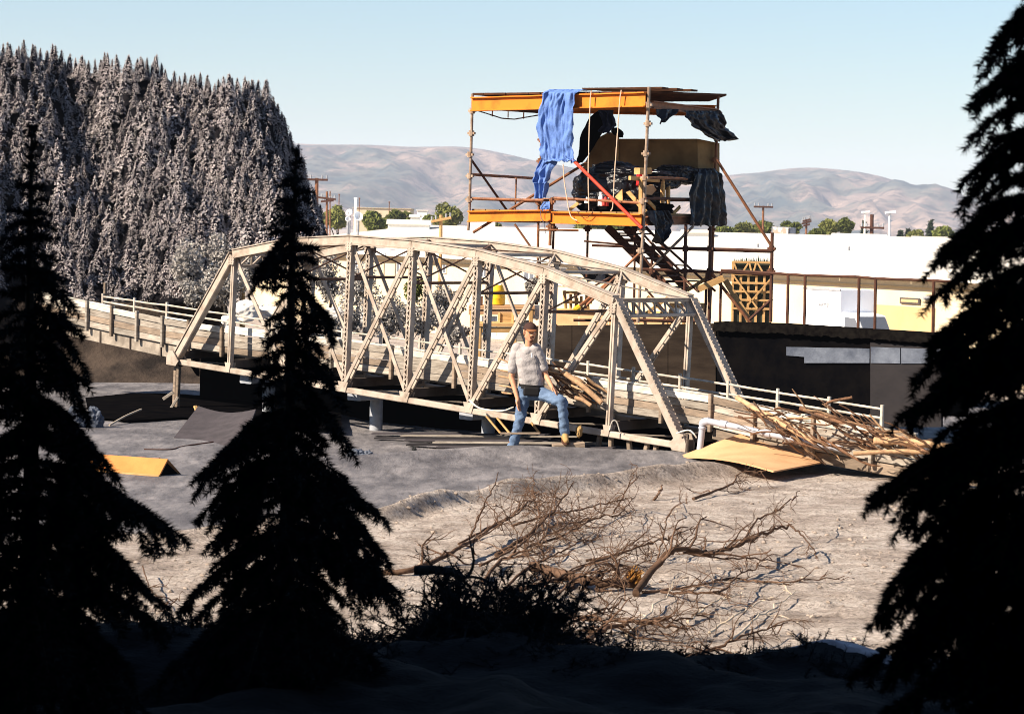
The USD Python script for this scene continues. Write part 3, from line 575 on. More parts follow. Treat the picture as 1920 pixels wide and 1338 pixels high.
for i in range(1, 8):                                         # cross frames between the two trusses
    a, b = Up(i, 0), Up(i, 1)
    if i in (1, 7):
        e = unit(Lp(0 if i == 1 else 8) - Up(i)) * .23; m = MB()
        for o in (V(0, 0, 0), e): m.bar(a + o + bn * .06, b + o - bn * .06, .06, .045, bup)
        m.bar(a + bn * .06 + bup * .03, b - bn * .06 + bup * .03, .10, .012, bup)
        fr = obj('portal_strut', m, steel, br); m = MB(); n = 6
        for q_ in range(n):
            x0, x1 = a + (b - a) * (.07 + .86 * q_ / n), a + (b - a) * (.07 + .86 * (q_ + 1) / n); xm = (x0 + x1) / 2
            m.bar(x0, xm + e, .03, .022, bu); m.bar(xm + e, x1, .03, .022, bu)
        obj('portal_lacing', m, steel, fr)
        for (p, s) in ((a, 1), (b, -1)): obj('knee_plate', MB().prism([p + bn * s * .06, p + bn * s * .26, p + bn * s * .15 + e, p + bn * s * .06 + e], unit(np.cross(bn, e)) * .012), steel, br)
    else:
        lo = -bup * .55
        obj('top_strut', MB().bar(a + bn * .06, b - bn * .06, .06, .05, bup), steel, br)
        obj('sway_strut', MB().bar(a + lo + bn * .04, b + lo - bn * .04, .04, .04, bup), weld, br)
        obj('sway_brace', MB().bar(a + bn * .05, b + lo - bn * .05, .022, .022, bup), weld, br); obj('sway_brace', MB().bar(a + lo + bn * .05, b - bn * .05, .022, .022, bu), weld, br)
        if i in (3, 4, 5):
            for p, s in ((a, 1), (b, -1)):
                arc = [p + bn * s * (.05 + .3 * math.sin(g)) - bup * (.36 - .36 * (1 - math.cos(g))) for g in np.linspace(0, PI / 2, 7)]
                obj('knee_brace', MB().tube(arc, .012, 5), weld, br)
for i in range(1, 7):
    for (k0, k1) in ((0, 1), (1, 0)):
        obj('lateral_brace', MB().bar(Up(i, k0) + bup * (.01 + .012 * k0), Up(i + 1, k1) + bup * (.01 + .012 * k0), .026, .02, bup), steel if i > 4 else weld, br)
for i in range(0, 9):
    obj('floor_beam', MB().bar(Lp(i, 0) + bn * .06 + bup * .10, Lp(i, 1) - bn * .06 + bup * .10, .06, .13, bup), steel_dark, br)
for i in range(8):
    for (k0, k1) in ((0, 1), (1, 0)):
        obj('floor_brace', MB().bar(Lp(i, k0) - bup * .02 * k0, Lp(i + 1, k1) - bup * .02 * k0, .02, .02, bup), steel, br)

# ------------------------------------------------------------------ roadway with plank guard wall and pipe railing
def lineq(off, pts):
    """points surveyed on the vertical plane parallel to the bridge at offset off -> (s along, z)"""
    a, b = L0 + bn * off, L8 + bn * off; h = unit((b - a) * V(1, 1, 0)); out = []
    for x, y in pts:
        p = on_plane(a, b, x, y); out.append(((p - a) @ h, p[2]))
    return np.array(out)
hu = unit(BU * V(1, 1, 0)); PAN = np.linalg.norm(BU * V(1, 1, 0))
WOFF, ROFF = .30, 1.36
wt = lineq(WOFF, [(60, 541), (118, 557), (230, 580), (330, 600), (470, 619), (647, 639), (943, 678), (1151, 716), (1309, 736), (1400, 757), (1560, 790), (1720, 815)])
def wz(s): return np.interp(s, wt[:, 0], wt[:, 1])
def wpt(s, dz, off=WOFF): p = L0 * V(1, 1, 0) + bn * off + hu * s; p[2] = wz(s) + dz; return p
S0, S1 = wt[0, 0], wt[-1, 0]
dk = []
for s in np.linspace(S0, S1, 60): dk.append([wpt(s, -.40, WOFF + .03), wpt(s, -.385, (WOFF + ROFF) / 2), wpt(s, -.40, ROFF + .06)])
obj('bridge_road', grid_solid(np.array(dk), .07), road, kind='structure')
gw = thing('plank_guard_wall', 'weathered grey and white plank guard wall along the near side of the bridge road', 'guard wall', wpt(0, -.5))
posts = [x * PAN for x in ([-3.0, -2.5, -2.0, -1.5, -1.0, -.5, 0.0, .62, 1.55] + [i + .55 for i in range(2, 8)] + [8.2, 8.75, 9.5, 10.2, 10.9, 11.5]) if S0 < x * PAN < S1]
edges = [S0] + posts + [S1]
rng = np.random.default_rng(5); pm = [plank_a, plank_b, plank_c, plank_a, plank_a]
for k in range(len(edges) - 1):
    a, b = edges[k], edges[k + 1]
    if b - a < .05: continue
    nrow = 4
    for r in range(nrow):
        h = .103; z0 = -.0 - r * h
        j = rng.uniform(-.006, .006, 2); o = rng.uniform(-.014, .004)
        dep = -.035 if r == 0 else 0
        m = MB(); p0, p1 = wpt(a + .004, z0 - h / 2 + j[0], WOFF + o + (.0 if r else -.012)), wpt(b - .004, z0 - h / 2 + j[1], WOFF + o + (.0 if r else -.012)); m.bar(p0, p1, .026 + .012 * (r == 0), h * rng.uniform(.86, .97), V(0, 0, 1))
        mt_ = [plank_b, plank_a, plank_c, plank_a][r] if rng.random() > .3 else pm[rng.integers(5)]
        obj('plank', m, mt_, gw)
    if rng.random() > .25: obj('cap_rail', MB().bar(wpt(a + .01, .012, WOFF), wpt(b - .01, .012, WOFF), .06, .02, V(0, 0, 1)), plank_b, gw)
for s in posts:
    obj('post', MB().bar(wpt(s, -.47, WOFF - .045), wpt(s, .035, WOFF - .045), .05, .055, bn), plank_c if rng.random() > .35 else plank_a, gw)
# steel fascia girder of the approaches, below the planks
gf = thing('fascia_girder', 'pale fascia girder with dark bars drawn as post shadows under the left approach planks', 'girder', wpt(-2, -.6))
for k in range(6):
    a, b = max(S0, (-3.6 + .6 * k) * PAN), (-3.0 + .6 * k) * PAN
    obj('girder_plate', MB().bar(wpt(a + .005, -.53, WOFF + .05), wpt(b - .005, -.53, WOFF + .05), .04, .20, V(0, 0, 1)), fasciam, gf)
    obj('stiffener', MB().bar(wpt(a + .02, -.44, WOFF + .024), wpt(a + .02, -.63, WOFF + .024), .03, .03, bn), steel_dark, gf)  # dark bars standing in for shadow stripes of the wall posts
gf2 = thing('fascia_girder', 'brown timber fascia under the planks of the right approach', 'girder', wpt(9.5 * PAN, -.6))
for k in range(5): obj('girder_plate', MB().bar(wpt((8.2 + .65 * k) * PAN + .005, -.50, WOFF + .04), wpt((8.85 + .65 * k) * PAN - .005, -.50, WOFF + .04), .05, .14, V(0, 0, 1)), plank_c, gf2)
# far pipe railing
rt = lineq(ROFF, [(120, 549), (193, 556), (330, 575), (647, 622), (1020, 672), (1302, 711), (1714, 776)]); rl = lineq(ROFF, [(120, 559), (193, 566), (330, 588), (647, 636), (1020, 687), (1302, 729), (1714, 792)])
rp = thing('pipe_railing', 'thin white two-bar railing on short posts along the far side of the bridge road', 'railing', wpt(0, -.4, ROFF))
def rpt(s, tab, dz=0): p = L0 * V(1, 1, 0) + bn * ROFF + hu * s; p[2] = np.interp(s, tab[:, 0], tab[:, 1]) + dz; return p
ss = np.arange(rt[1, 0], rt[-1, 0], .82)
for a, b in zip(ss[:-1], ss[1:]):
    if 0.0 < 1:
        g = rng.uniform(-.008, .008, 4)
        obj('top_bar', MB().tube([rpt(a, rt, g[0]), rpt((a + b) / 2, rt, g[2] * .6), rpt(b, rt, g[1])], .016, 6), railpaint, rp)
        obj('lower_bar', MB().tube([rpt(a, rl, g[1]), rpt(b, rl, g[3])], .017, 6), railpaint, rp)
for s in ss: obj('post', MB().bar(rpt(s, rl, -.24), rpt(s, rt, .055), .04, .04, bn), railpaint, rp)
obj('end_post', MB().bar(rpt(ss[0] - .01, rl, -.25) + bn * .05, rpt(ss[0], rt, .24) + bn * .05, .05, .05, bn), plank_c, rp)

# ------------------------------------------------------------------ what carries the bridge
for k, (i, lab) in enumerate([(1.2, 'pale grey concrete pier with a cap under the left end of the bridge'), (2.95, 'pale grey pier under the bridge just right of the middle fir'), (4.75, 'pale grey pier under the bridge left of the standing man')]):
    b = Lp(i) + bn * (.75 if k else .6); b[2] = -.14; top = Lp(i)[2] - .06
    t = thing('bridge_pier', lab, 'pier', b)
    obj('shaft', MB().tube([b, b + V(0, 0, .02), V(b[0], b[1], top - .12)], [.11, .10, .10], 16), concrete, t, smooth=40)
    obj('cap', MB().bar(V(b[0], b[1], top - .06) - bn * .5, V(b[0], b[1], top - .06) + bn * .5, .26, .12, V(0, 0, 1)), concrete, t)
pb = Lp(0); t = thing('pile_bent', 'two dark timber piles with a broken brace under the left end of the bridge', 'trestle', V(pb[0], pb[1], 0))
for s, o in ((-.05, .05), (.07, .0)):
    p = Lp(0) + bu * s + bn * o; obj('pile', MB().bar(V(p[0], p[1], p[2] - .07), V(p[0] - .02, p[1], -.06), .06, .06, bn), plank_c, t)
p = P(322, 744, 38.7); obj('broken_brace', MB().bar(P(306, 748, 38.6), P(325, 735, 38.6), .05, .05), plank_a, t); obj('broken_brace', MB().bar(P(320, 766, 38.6), P(334, 744, 38.6), .06, .04), plank_a, t)
tr = thing('trestle_legs', 'short dark timber legs under the right end of the bottom chord', 'trestle', V(Lp(7)[0], Lp(7)[1], 0))
for i in (6.85, 7.0, 7.25, 7.5, 7.62, 7.85):
    p = Lp(i) + bn * .05; obj('leg', MB().bar(V(p[0] + .05 * math.sin(i * 9), p[1], -.12), p - V(0, 0, .05), .06, .06, bn), plank_c, tr)
p0 = Lp(8.08) - bn * .02; obj('end_block', MB().bar(V(p0[0], p0[1], -.1), V(p0[0], p0[1], p0[2] + .10), .14, .10, bu), steel_dark, tr)
# black sheet added behind the piers to stand in for under-bridge shade
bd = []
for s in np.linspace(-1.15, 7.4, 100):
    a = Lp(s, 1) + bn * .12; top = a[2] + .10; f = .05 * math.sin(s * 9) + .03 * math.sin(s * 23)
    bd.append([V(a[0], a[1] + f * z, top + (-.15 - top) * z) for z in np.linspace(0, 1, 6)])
obj('black_drop_cloth', grid_solid(np.array(bd), .006), blackcloth, smooth=True, label='black sheet added as shade behind the piers under the bridge', cat='cloth')

bd = []  # second black sheet, painted shade for the wedge under the approach
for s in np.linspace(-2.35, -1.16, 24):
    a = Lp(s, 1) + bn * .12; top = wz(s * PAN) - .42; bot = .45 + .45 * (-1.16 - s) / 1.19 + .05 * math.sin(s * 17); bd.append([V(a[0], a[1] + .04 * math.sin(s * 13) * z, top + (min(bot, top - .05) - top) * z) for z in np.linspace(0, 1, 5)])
obj('black_drop_cloth', grid_solid(np.array(bd), .006), blackcloth, smooth=True, label='ragged black sheet added as shade under the left approach road', cat='cloth')
gc = [PZ(x, y, .075) for x, y in ((160, 745), (250, 736), (335, 738), (470, 748), (640, 770), (640, 800), (520, 806), (450, 786), (340, 782), (240, 788), (168, 781))]  # flat black outline on the bed, standing in for the shade below the bridge
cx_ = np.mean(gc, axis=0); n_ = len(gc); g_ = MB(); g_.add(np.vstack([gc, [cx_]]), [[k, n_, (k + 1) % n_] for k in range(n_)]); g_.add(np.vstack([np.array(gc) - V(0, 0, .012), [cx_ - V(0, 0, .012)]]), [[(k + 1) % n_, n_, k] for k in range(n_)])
obj('ground_cloth', g_, blackcloth, label='black sheet put in as shade on the board bed under the left end of the bridge', cat='cloth')

# ------------------------------------------------------------------ dark painted stage wall behind the right half of the bridge
WPA, WPB = P(985, 612, 41.5), P(1770, 632, 37.0)
sw = thing('stage_wall', 'long dark painted backing wall of the water channel behind the bridge', 'wall', V(WPA[0], WPA[1], -.2))
def swp(x, y): return on_plane(WPA, WPB, x, y)
wd = unit((WPB - WPA) * V(1, 1, 0)); wnn = V(wd[1], -wd[0], 0); wnn = wnn if wnn[1] < 0 else -wnn
def panel(name, x0, yt0, x1, yt1, yb0, yb1, m, th=.06, out=0.0, parent=sw, label=None):
    a, b, c, d = swp(x0, yt0), swp(x1, yt1), swp(x1, yb1), swp(x0, yb0)
    return obj(name, MB().prism([p + wnn * out for p in (d, c, b, a)], wnn * th), m, parent, label=label)
xs = [985, 1075, 1165, 1255, 1345]
for k in range(4): panel('brown_panel', xs[k], 611 - k * 1.2, xs[k + 1] - 1.2, 609.8 - k * 1.2, 800, 800, wallbrown, out=.004 * (k % 2))
panel('black_panel', 1346, 609, 1467, 612, 800, 800, blackcloth)
panel('black_panel', 1467, 612, 1634, 622, 800, 800, blackcloth, out=.006)
panel('grey_panel', 1635, 640, 1768, 652, 800, 800, wallgrey, out=.03)
panel('grey_panel', 1635, 622, 1768, 632, 641, 653, blackcloth, out=.0)
panel('pale_strip', 1478, 650, 1634, 653, 666, 678, bluewhite, .012, .06); panel('pale_strip', 1512, 666, 1634, 672, 680, 680, bluewhite, .012, .066)
panel('pale_strip', 1637, 650, 1692, 652, 680, 681, bluewhite, .014, .07); panel('pale_strip', 1694, 652, 1768, 654, 681, 681, bluewhite, .014, .074)
# top ledge: trampled walkway timber
led = MB(); g = []
for x in np.linspace(1345, 1770, 120):
    p = swp(x, np.interp(x, [1345, 1467, 1770], [607, 611, 630])); g.append([p - wnn * .9 + V(0, 0, -.03), p - wnn * .3 + V(0, 0, .02), p + wnn * .10 + V(0, 0, .02), p + wnn * .13 + V(0, 0, -.10 - .03 * meshkit.noise(V(x * .21, 0, 0), 3))])
obj('top_ledge', grid_solid(np.array(g), .03), mat('ledge_black', (.0025, .002, .002), (.007, .006, .005), 9, .95, .01, 30, spec=0.0), sw, smooth=40)
obj('rear_fill', MB().box(swp(1345, 640) - wnn * .9 + V(0, 0, -.5), swp(1768, 650) - wnn * .9 + V(0, 0, -.5), .1, 1.2), blackcloth, sw)

# handrail of dark tube on the ledge, running right from the tower
hr = thing('tube_handrail', 'dark scaffold tube handrail with upright posts on top of the black wall', 'railing', swp(1600, 640))
def hp(x, y): return on_plane(WPA - wnn * .2, WPB - wnn * .2, x, y)
xs = [1352, 1478, 1510, 1610, 1642, 1752, 1790]; ty = [506, 514, 516, 519, 522, 526, 528]
for k in range(len(xs) - 1): obj('top_tube', MB().tube([hp(xs[k], ty[k]), hp(xs[k + 1], ty[k + 1])], .022, 7), rust_dark, hr)
for x in (1478, 1510, 1611, 1642, 1751): obj('upright', MB().tube([hp(x, np.interp(x, xs, ty) - 2), hp(x - 2, np.interp(x, [1345, 1770], [606, 631]) + 4)], .024, 7), rust_dark, hr)
obj('toe_tube', MB().tube([hp(1480, 610), hp(1790, 632)], .02, 6), rust_dark, hr)
# ------------------------------------------------------------------ scaffold tower
A, B = P(885, 195, 44.0), P(1216, 186, 42.0); fu = unit((B - A) * V(1, 1, 0)); fn = V(-fu[1], fu[0], 0); fn = fn if fn[1] > 0 else -fn
SD = 2.46; Cc, D = B + fn * SD, A + fn * SD
FT = lambda x, y: on_plane(A, B, x, y)
RT = lambda x, y: on_plane(B, Cc, x, y)
LT = lambda x, y: on_plane(A, D, x, y)
BT = lambda x, y: on_plane(D, Cc, x, y)
tw = thing('scaffold_tower', 'tall rusty scaffold camera tower with orange beams behind the bridge', 'scaffold', V(B[0], B[1], 0))
def ibeam(a, b, h, w, m, name='beam', up=V(0, 0, 1)):
    mb = MB(); mb.bar(a, b, .014, h - .02, up); mb.bar(a + up * (h / 2 - .011), b + up * (h / 2 - .011), w, .022, up); mb.bar(a - up * (h / 2 - .011), b - up * (h / 2 - .011), w, .022, up)
    return obj(name, mb, m, tw)
def tubeo(a, b, m=rust, r=.027, name='brace', sag=0.0):
    return obj(name, MB().tube([a, (a + b) / 2 - V(0, 0, sag), b] if sag else [a, b], r, 8), m, tw)
def clamp(p, parent, m=rust_dark, r=.05):
    o = MB(); o.tube([p - V(0, 0, .05), p + V(0, 0, .05)], r, 8); o.box(p - fu * .075, p + fu * .075, .05, .04); obj('clamp', o, m, parent)
ibeam(FT(888, 196) - fn * .05, FT(1213, 187) - fn * .05, .25, .12, orange, 'upper_front_beam'); ibeam(LT(888, 197), BT(1017, 206), .14, .08, rust_dark, 'upper_left_beam')
ibeam(RT(1222, 196), RT(1344, 211), .13, .09, rust, 'upper_right_beam')
ibeam(BT(1018, 201), BT(1341, 208), .2, .1, orange, 'upper_back_beam')
m1, m2 = FT(1035, 404), FT(1208, 409)
ibeam(FT(882, 406) - fn * .05, m1 - fn * .05, .20, .12, orange, 'lower_front_beam'); ibeam(FT(1040, 408) - fn * .06, FT(1206, 413) - fn * .06, .21, .13, orange, 'lower_front_beam')
ibeam(LT(882, 407), BT(1012, 410), .16, .1, rust, 'lower_left_beam'); ibeam(RT(1210, 414), RT(1340, 412), .16, .1, rust, 'lower_right_beam'); ibeam(BT(1014, 410), BT(1338, 411), .16, .1, rust_dark, 'lower_back_beam')
# roof boards, lying across from front beam to back beam, dark below
rg_ = np.random.default_rng(2); NB = 15
for k in range(NB):
    t0, t1 = (k + .03) / NB, (k + .97) / NB; zz = 5.395
    a0, a1 = A + (B - A) * t0, A + (B - A) * t1; off = rg_.uniform(-.1, .06)
    q = [V(a0[0], a0[1], zz) - fn * (.02 + off * .2), V(a1[0], a1[1], zz) - fn * (.02 + off * .2), V(a1[0], a1[1], zz + .005) + fn * (SD + .15 + off), V(a0[0], a0[1], zz + .005) + fn * (SD + .15 + off)]
    if k == NB - 1: q[2] += V(.1, 0, .1)
    obj('roof_board', MB().prism(q, V(0, 0, .035)), roofboard, tw)
for k in range(3):
    o = fn * (.3 + .55 * k); a = V(B[0], B[1], 5.47) + o * .6 + fu * (.02 + .1 * k); obj('loose_roof_board', MB().box(a - fu * 1.4, a + fu * (.2) , .22, .03), roofboard, tw)
# hanging king-post truss under the left beam
a, b = LT(893, 207), BT(1010, 216); mid = (a + b) / 2 - V(0, 0, .11)
j = MB(); j.tube([a, mid - (b - a) * .1, mid + (b - a) * .1, b], .012, 5)
for t in (.25, .5, .75): p = a + (b - a) * t; j.tube([p + V(0, 0, .06), p - V(0, 0, .09)], .012, 5)
obj('trussed_tie', j, rust_dark, tw)
# posts
def post(pts, m=galv, r=.026, clamps=()):
    o = obj('post', MB().tube(pts, r, 9), m, tw)
    for c in clamps: clamp(c, o, m)
    return o
post([FT(886, 176), FT(880, 400), FT(878, 432)], galv, clamps=[FT(885.5, 208), FT(884, 250), FT(881, 290), FT(881, 330), FT(880, 374)])
post([FT(1217, 163), FT(1211, 300), FT(1206, 430), FT(1196, 605)], galv, .028, [FT(1216, 197), FT(1215, 232), FT(1211, 288), FT(1209, 333), FT(1206, 377), FT(1203, 430), FT(1201, 470)])
post([BT(1016, 210), BT(1014, 300), BT(1010, 392), BT(1006, 600)], rust, .024, [BT(1015, 262), BT(1013, 302), BT(1011, 380)])
post([RT(1347, 179), RT(1342, 300), RT(1337, 440), RT(1330, 607)], rust, .026, [RT(1346, 212), RT(1341, 300), RT(1335, 430), RT(1333, 466)])
post([FT(1035, 370), FT(1033, 405), FT(1031, 460)], rust, .028, [FT(1034, 378), FT(1033, 398), FT(1032, 425)])
for x, y0, y1 in ((1074, 420, 520), (1010, 415, 470), (1163, 420, 590)): post([FT(x, y0) + fn * .5, FT(x - 2, y1) + fn * .5], rust_dark, .022, [FT(x - .5, 428) + fn * .5])
PR = lambda x, y: P(x, y, 42.6)
for x, y0, y1 in ((1286, 420, 600), (1332, 424, 604), (1448, 436, 603), (1224, 455, 510)):
    post([PR(x, y0), PR(x - 3, y1)], rust_dark, .03 if x != 1224 else .022, [PR(x - 1, 466), PR(x - 2, 508)])
post([PR(1352, 510), PR(1350, 606)], rust_dark, .024); post([PR(1325, 510), PR(1322, 604)], rust_dark, .024)
# tubes below the platform
for (x0, y0, x1, y1, r, mm) in [(1010, 431, 1085, 432, .018, rust), (1110, 460, 1285, 466, .022, rust_dark), (1286, 466, 1450, 471, .034, rust_dark), (1200, 505, 1330, 509, .03, rust_dark), (1330, 509, 1450, 516, .022, rust_dark), (1095, 452, 1195, 461, .016, rust_dark),
    (1343, 298, 1452, 470, .027, rust), (1300, 424, 1215, 508, .024, galv), (1222, 456, 1280, 512, .022, rust), (1334, 512, 1408, 606, .028, rust), (1448, 560, 1402, 602, .026, rust_dark), (1204, 470, 1090, 582, .024, rust), (1206, 480, 1250, 540, .02, rust_dark),
    (1196, 600, 1330, 603, .03, rust_dark), (965, 420, 1000, 470, .02, rust), (1216, 430, 1250, 470, .018, rust_dark), (1075, 600, 1196, 601, .025, rust_dark), (1210, 540, 1260, 600, .02, rust_dark)]:
    tubeo(PR(x0, y0), PR(x1, y1), mm, r)
for (x0, y0, x1, y1) in [(1208, 592, 1262, 552), (1262, 600, 1215, 556), (1330, 520, 1290, 545)]: obj('timber_brace', MB().bar(PR(x0, y0) + V(0, .2, 0), PR(x1, y1) + V(0, .2, 0), .05, .06), lumber, tw)
obj('timber_brace', MB().bar(PR(1306, 543) + V(0, -.1, 0), PR(1356, 521) + V(0, -.1, 0), .03, .11), lumber, tw)
obj('timber_brace', MB().bar(PR(1361, 526) + V(0, .1, 0), PR(1408, 604) + V(0, .1, 0), .05, .10), lumber, tw)
# rails and braces of the left bay
for y0, y1 in ((327, 335), (372, 378)): tubeo(LT(881, y0), BT(1012, y1), rust, .026, 'rail')
for y0, y1, x0, x1 in ((372, 376, 882, 1035), (371, 381, 1036, 1208)): tubeo(FT(x0, y0) + fn * .02, FT(x1, y1) + fn * .02, rust, .022, 'rail')
tubeo(BT(966, 335) if False else LT(968, 333), LT(966, 398), rust, .016, 'rail_upright')
tubeo(LT(884, 300), LT(953, 398), rust_dark, .022); tubeo(FT(1024, 298) + fn * 1.4, FT(893, 436) - fn * .1, rust, .026)
tubeo(FT(1082, 300) - fn * .15, FT(1212, 428) - fn * .15, redpole, .03, 'red_brace')
tubeo(RT(1210, 372), RT(1338, 374), rust_dark, .024, 'rail'); tubeo(RT(1210, 333), RT(1340, 337), rust, .024, 'rail'); tubeo(BT(1014, 374), BT(1338, 376), rust, .022, 'rail')
# platform boards
for k in range(12):
    t0, t1 = (k + .03) / 12, (k + .97) / 12; a0, a1 = A + (B - A) * t0, A + (B - A) * t1; zz = 3.33
    obj('deck_board', MB().prism([V(a0[0], a0[1], zz) + fn * .06, V(a1[0], a1[1], zz) + fn * .06, V(a1[0], a1[1], zz) + fn * SD, V(a0[0], a0[1], zz) + fn * SD], V(0, 0, .04)), ply_dark, tw)
# stair
st = thing('scaffold_stair', 'dark steel stair with two handrails descending under the tower platform', 'stair', FT(1150, 560) * V(1, 1, 0))
sa, sb_ = FT(1088, 424) + fn * .9, FT(1208, 545) + fn * .9
for o in (0, .62): obj('stringer', MB().bar(sa + fn * o, sb_ + fn * o, .04, .14), rust_dark, st)
for k in range(11):
    p = sa + (sb_ - sa) * (k + .5) / 11; obj('tread', MB().bar(p + fn * .02, p + fn * .60, .20, .03), rust_dark, st)
for o in (0, .62):
    h0, h1 = sa + fn * o + V(0, 0, .0) + fu * .42, sb_ + fn * o + fu * .55; obj('handrail', MB().tube([h0, h1], .022, 7), rust_dark, st)
    for k in range(4): p = sa + (sb_ - sa) * (k + .4) / 4 + fn * o; q = h0 + (h1 - h0) * (k + .4) / 4; obj('baluster', MB().tube([p, q + V(0, 0, .0)], .016, 6), rust_dark, st)
tubeo2 = lambda a, b, r=.02: obj('landing_tube', MB().tube([a, b], r, 7), rust_dark, st)
tubeo2(FT(1110, 448) + fn * .8, FT(1165, 449) + fn * .8); tubeo2(FT(1125, 463) + fn * .8, FT(1195, 465) + fn * .8); tubeo2(FT(1160, 424) + fn * .6, FT(1228, 500) + fn * .6); tubeo2(FT(1178, 424) + fn * .6, FT(1200, 448) + fn * .6)

# timber frame and boards standing on the platform
tf = thing('timber_frame', 'light timber frame with a cross brace on the right of the tower platform', 'frame', RT(1240, 420))
for x in (1212, 1252, 1262): obj('stud', MB().bar(RT(x, 334) - fu * .1, RT(x - 1, 425) - fu * .1, .06, .07, fu), lumber, tf)
obj('rail', MB().bar(RT(1196, 334) - fu * .16, RT(1290, 342) - fu * .16, .05, .07), lumber, tf)
obj('cross_brace', MB().bar(RT(1216, 366) - fu * .12, RT(1250, 402) - fu * .12, .03, .06), lumber, tf); obj('cross_brace', MB().bar(RT(1286, 388) - fu * .12, RT(1262, 412) - fu * .12, .03, .06), lumber, tf)
obj('board', MB().prism([RT(x, y) - fu * .2 for x, y in ((1216, 352), (1242, 346), (1249, 356), (1240, 366), (1220, 364))], fu * .02), ply, tf)
bx = thing('plywood_box', 'brown plywood blind with two upright panels on the tower platform', 'plywood screen', BT(1250, 350))
bo = lambda x, y, o=0: BT(x, y) - fn * (.35 + o)
obj('front_panel', MB().prism([bo(1177, 318), bo(1326, 321), bo(1325, 262), bo(1179, 262)], fn * .03), ply_dark, bx)
obj('left_panel', MB().prism([bo(1130, 320, .35), bo(1176, 318), bo(1176, 252), bo(1166, 250, .1), bo(1150, 262, .2)], fu * .02 + fn * .02), ply_dark, bx)
obj('right_panel', MB().prism([bo(1327, 322), bo(1341, 324, -.5), bo(1341, 268, -.5), bo(1326, 262)], fn * .03), ply_dark, bx)
obj('batten', MB().bar(bo(1178, 320, .03), bo(1178, 258, .03), .05, .03, fn), lumber, bx); obj('lower_panel', MB().prism([bo(1150, 374, .1), bo(1212, 376, .1), bo(1212, 322, .1), bo(1150, 322, .1)], fn * .03), ply_dark, bx)
for k, (x0, y0, x1, y1, lab) in enumerate([(1218, 316, 1240, 326, 'pale wooden offcut lying on the black bundle right of the corner post'), (1250, 325, 1266, 331, 'small white board on the black plastic under the brown blind')]):
    a, b = RT(x0, (y0 + y1) / 2) - fu * .25, RT(x1, (y0 + y1) / 2) - fu * .25
    obj('wood_offcut', MB().bar(a, b, .12, .11), lumber if k == 0 else whitem, label=lab, cat='board')
for k, pts in enumerate([((1136, 372), (1153, 354), (1154, 376)), ((1160, 360), (1167, 357), (1203, 398), (1197, 403)), ((1050, 392), (1068, 378), (1072, 382), (1056, 395))]):
    obj('plywood_offcut', MB().prism([FT(x, y) + fn * .25 for x, y in pts], fn * .02), lumber, label=['pointed plywood offcut standing behind the red brace', 'long light batten leaning behind the red brace', 'short light offcut at the left end of the platform clutter'][k], cat='board')

# ------------------------------------------------------------------ tarpaulins and plastic
def cloth(name, rows, plane, m, label, cat='tarpaulin', fold=.06, kf=5.0, nu=44, nv=44, th=.006, seed=0, crumple=.05, out=None, smooth=True):
    """rows: (y, x left, x right, outward offset) down the cloth, surveyed on a plane"""
    rows = np.array(rows, float); ln = np.linspace(0, 1, nv); tt = np.linspace(0, 1, len(rows))
    R = np.array([[np.interp(t, tt, rows[:, c]) for c in range(rows.shape[1])] for t in ln]); G = np.zeros((nv, nu, 3)); o = -fn if out is None else out
    for i_, r in enumerate(R):
        y0, y1 = (r[0], r[0]) if rows.shape[1] == 4 else (r[0], r[4])
        for j_, s in enumerate(np.linspace(0, 1, nu)):
            y = y0 + (y1 - y0) * s
            G[i_, j_] = plane(r[1] + (r[2] - r[1]) * s, y) + o * (r[3] + fold * (.3 + .7 * ln[i_]) * math.sin(kf * 2 * PI * s + 1.7 * math.sin(ln[i_] * 3 + seed) + seed))
    S_, T_ = np.meshgrid(np.linspace(0, 1, nu), ln); asp = np.linalg.norm(G[-1, 0] - G[0, 0]) + .1; wd_ = np.linalg.norm(G[nv // 2, -1] - G[nv // 2, 0]) + .05
    q = np.stack([S_ * wd_ * 5 + T_ * asp * .9 + seed * 3.1, T_ * asp * 1.5 - S_ * wd_ * .8, 0 * S_ + seed], -1); q[..., 0] += 1.2 * meshkit.fbm(q * .8 + 5, 3, seed + 3)
    f1 = 1 - np.abs(2 * meshkit.fbm(q * 1.3, 3, seed + 1) - 1); f2 = 1 - np.abs(2 * meshkit.fbm(q * V(2.6, 3.4, 1) + 9, 2, seed + 2) - 1); f3 = meshkit.fbm(q * 8, 2, seed + 4) - .5
    G = G + o * (crumple * (1.0 * (f1 - .6) + .55 * (f2 - .6) + .16 * f3))[..., None]
    edge = (meshkit.fbm(q * 3 + 20, 3, seed + 6) - .5)[..., None] * crumple * .8; G = G + fu * edge * (np.abs(S_ - .5) * 2)[..., None] ** 3 * 1.5 + V(0, 0, 1) * edge * (T_[..., None] ** 3)
    return obj(name, grid_solid(G, th), m, smooth=smooth, label=label, cat=cat)
cloth('blue_tarp', [(168, 1062, 1096, -.35), (168, 1036, 1098, .0), (176, 1030, 1092, .16), (205, 1022, 1084, .16), (240, 1018, 1084, .13), (275, 1024, 1081, .12), (298, 1027, 1087, .14), (304, 1034, 1088, .14)], FT, bluetarp, 'crumpled bright blue tarp hanging over the upper orange beam', fold=.025, kf=2.3, nu=60, nv=70, crumple=.12, seed=3)
cloth('blue_tarp', [(290, 1027, 1050, .05), (304, 1020, 1048, .10), (325, 1012, 1040, .12), (342, 1008, 1036, .12), (345, 1012, 1034, .10), (372, 1012, 1028, .08)], FT, bluetarp, 'narrow lower tail of blue tarp beside the black bundle', fold=.05, kf=2.5, crumple=.10, seed=9)
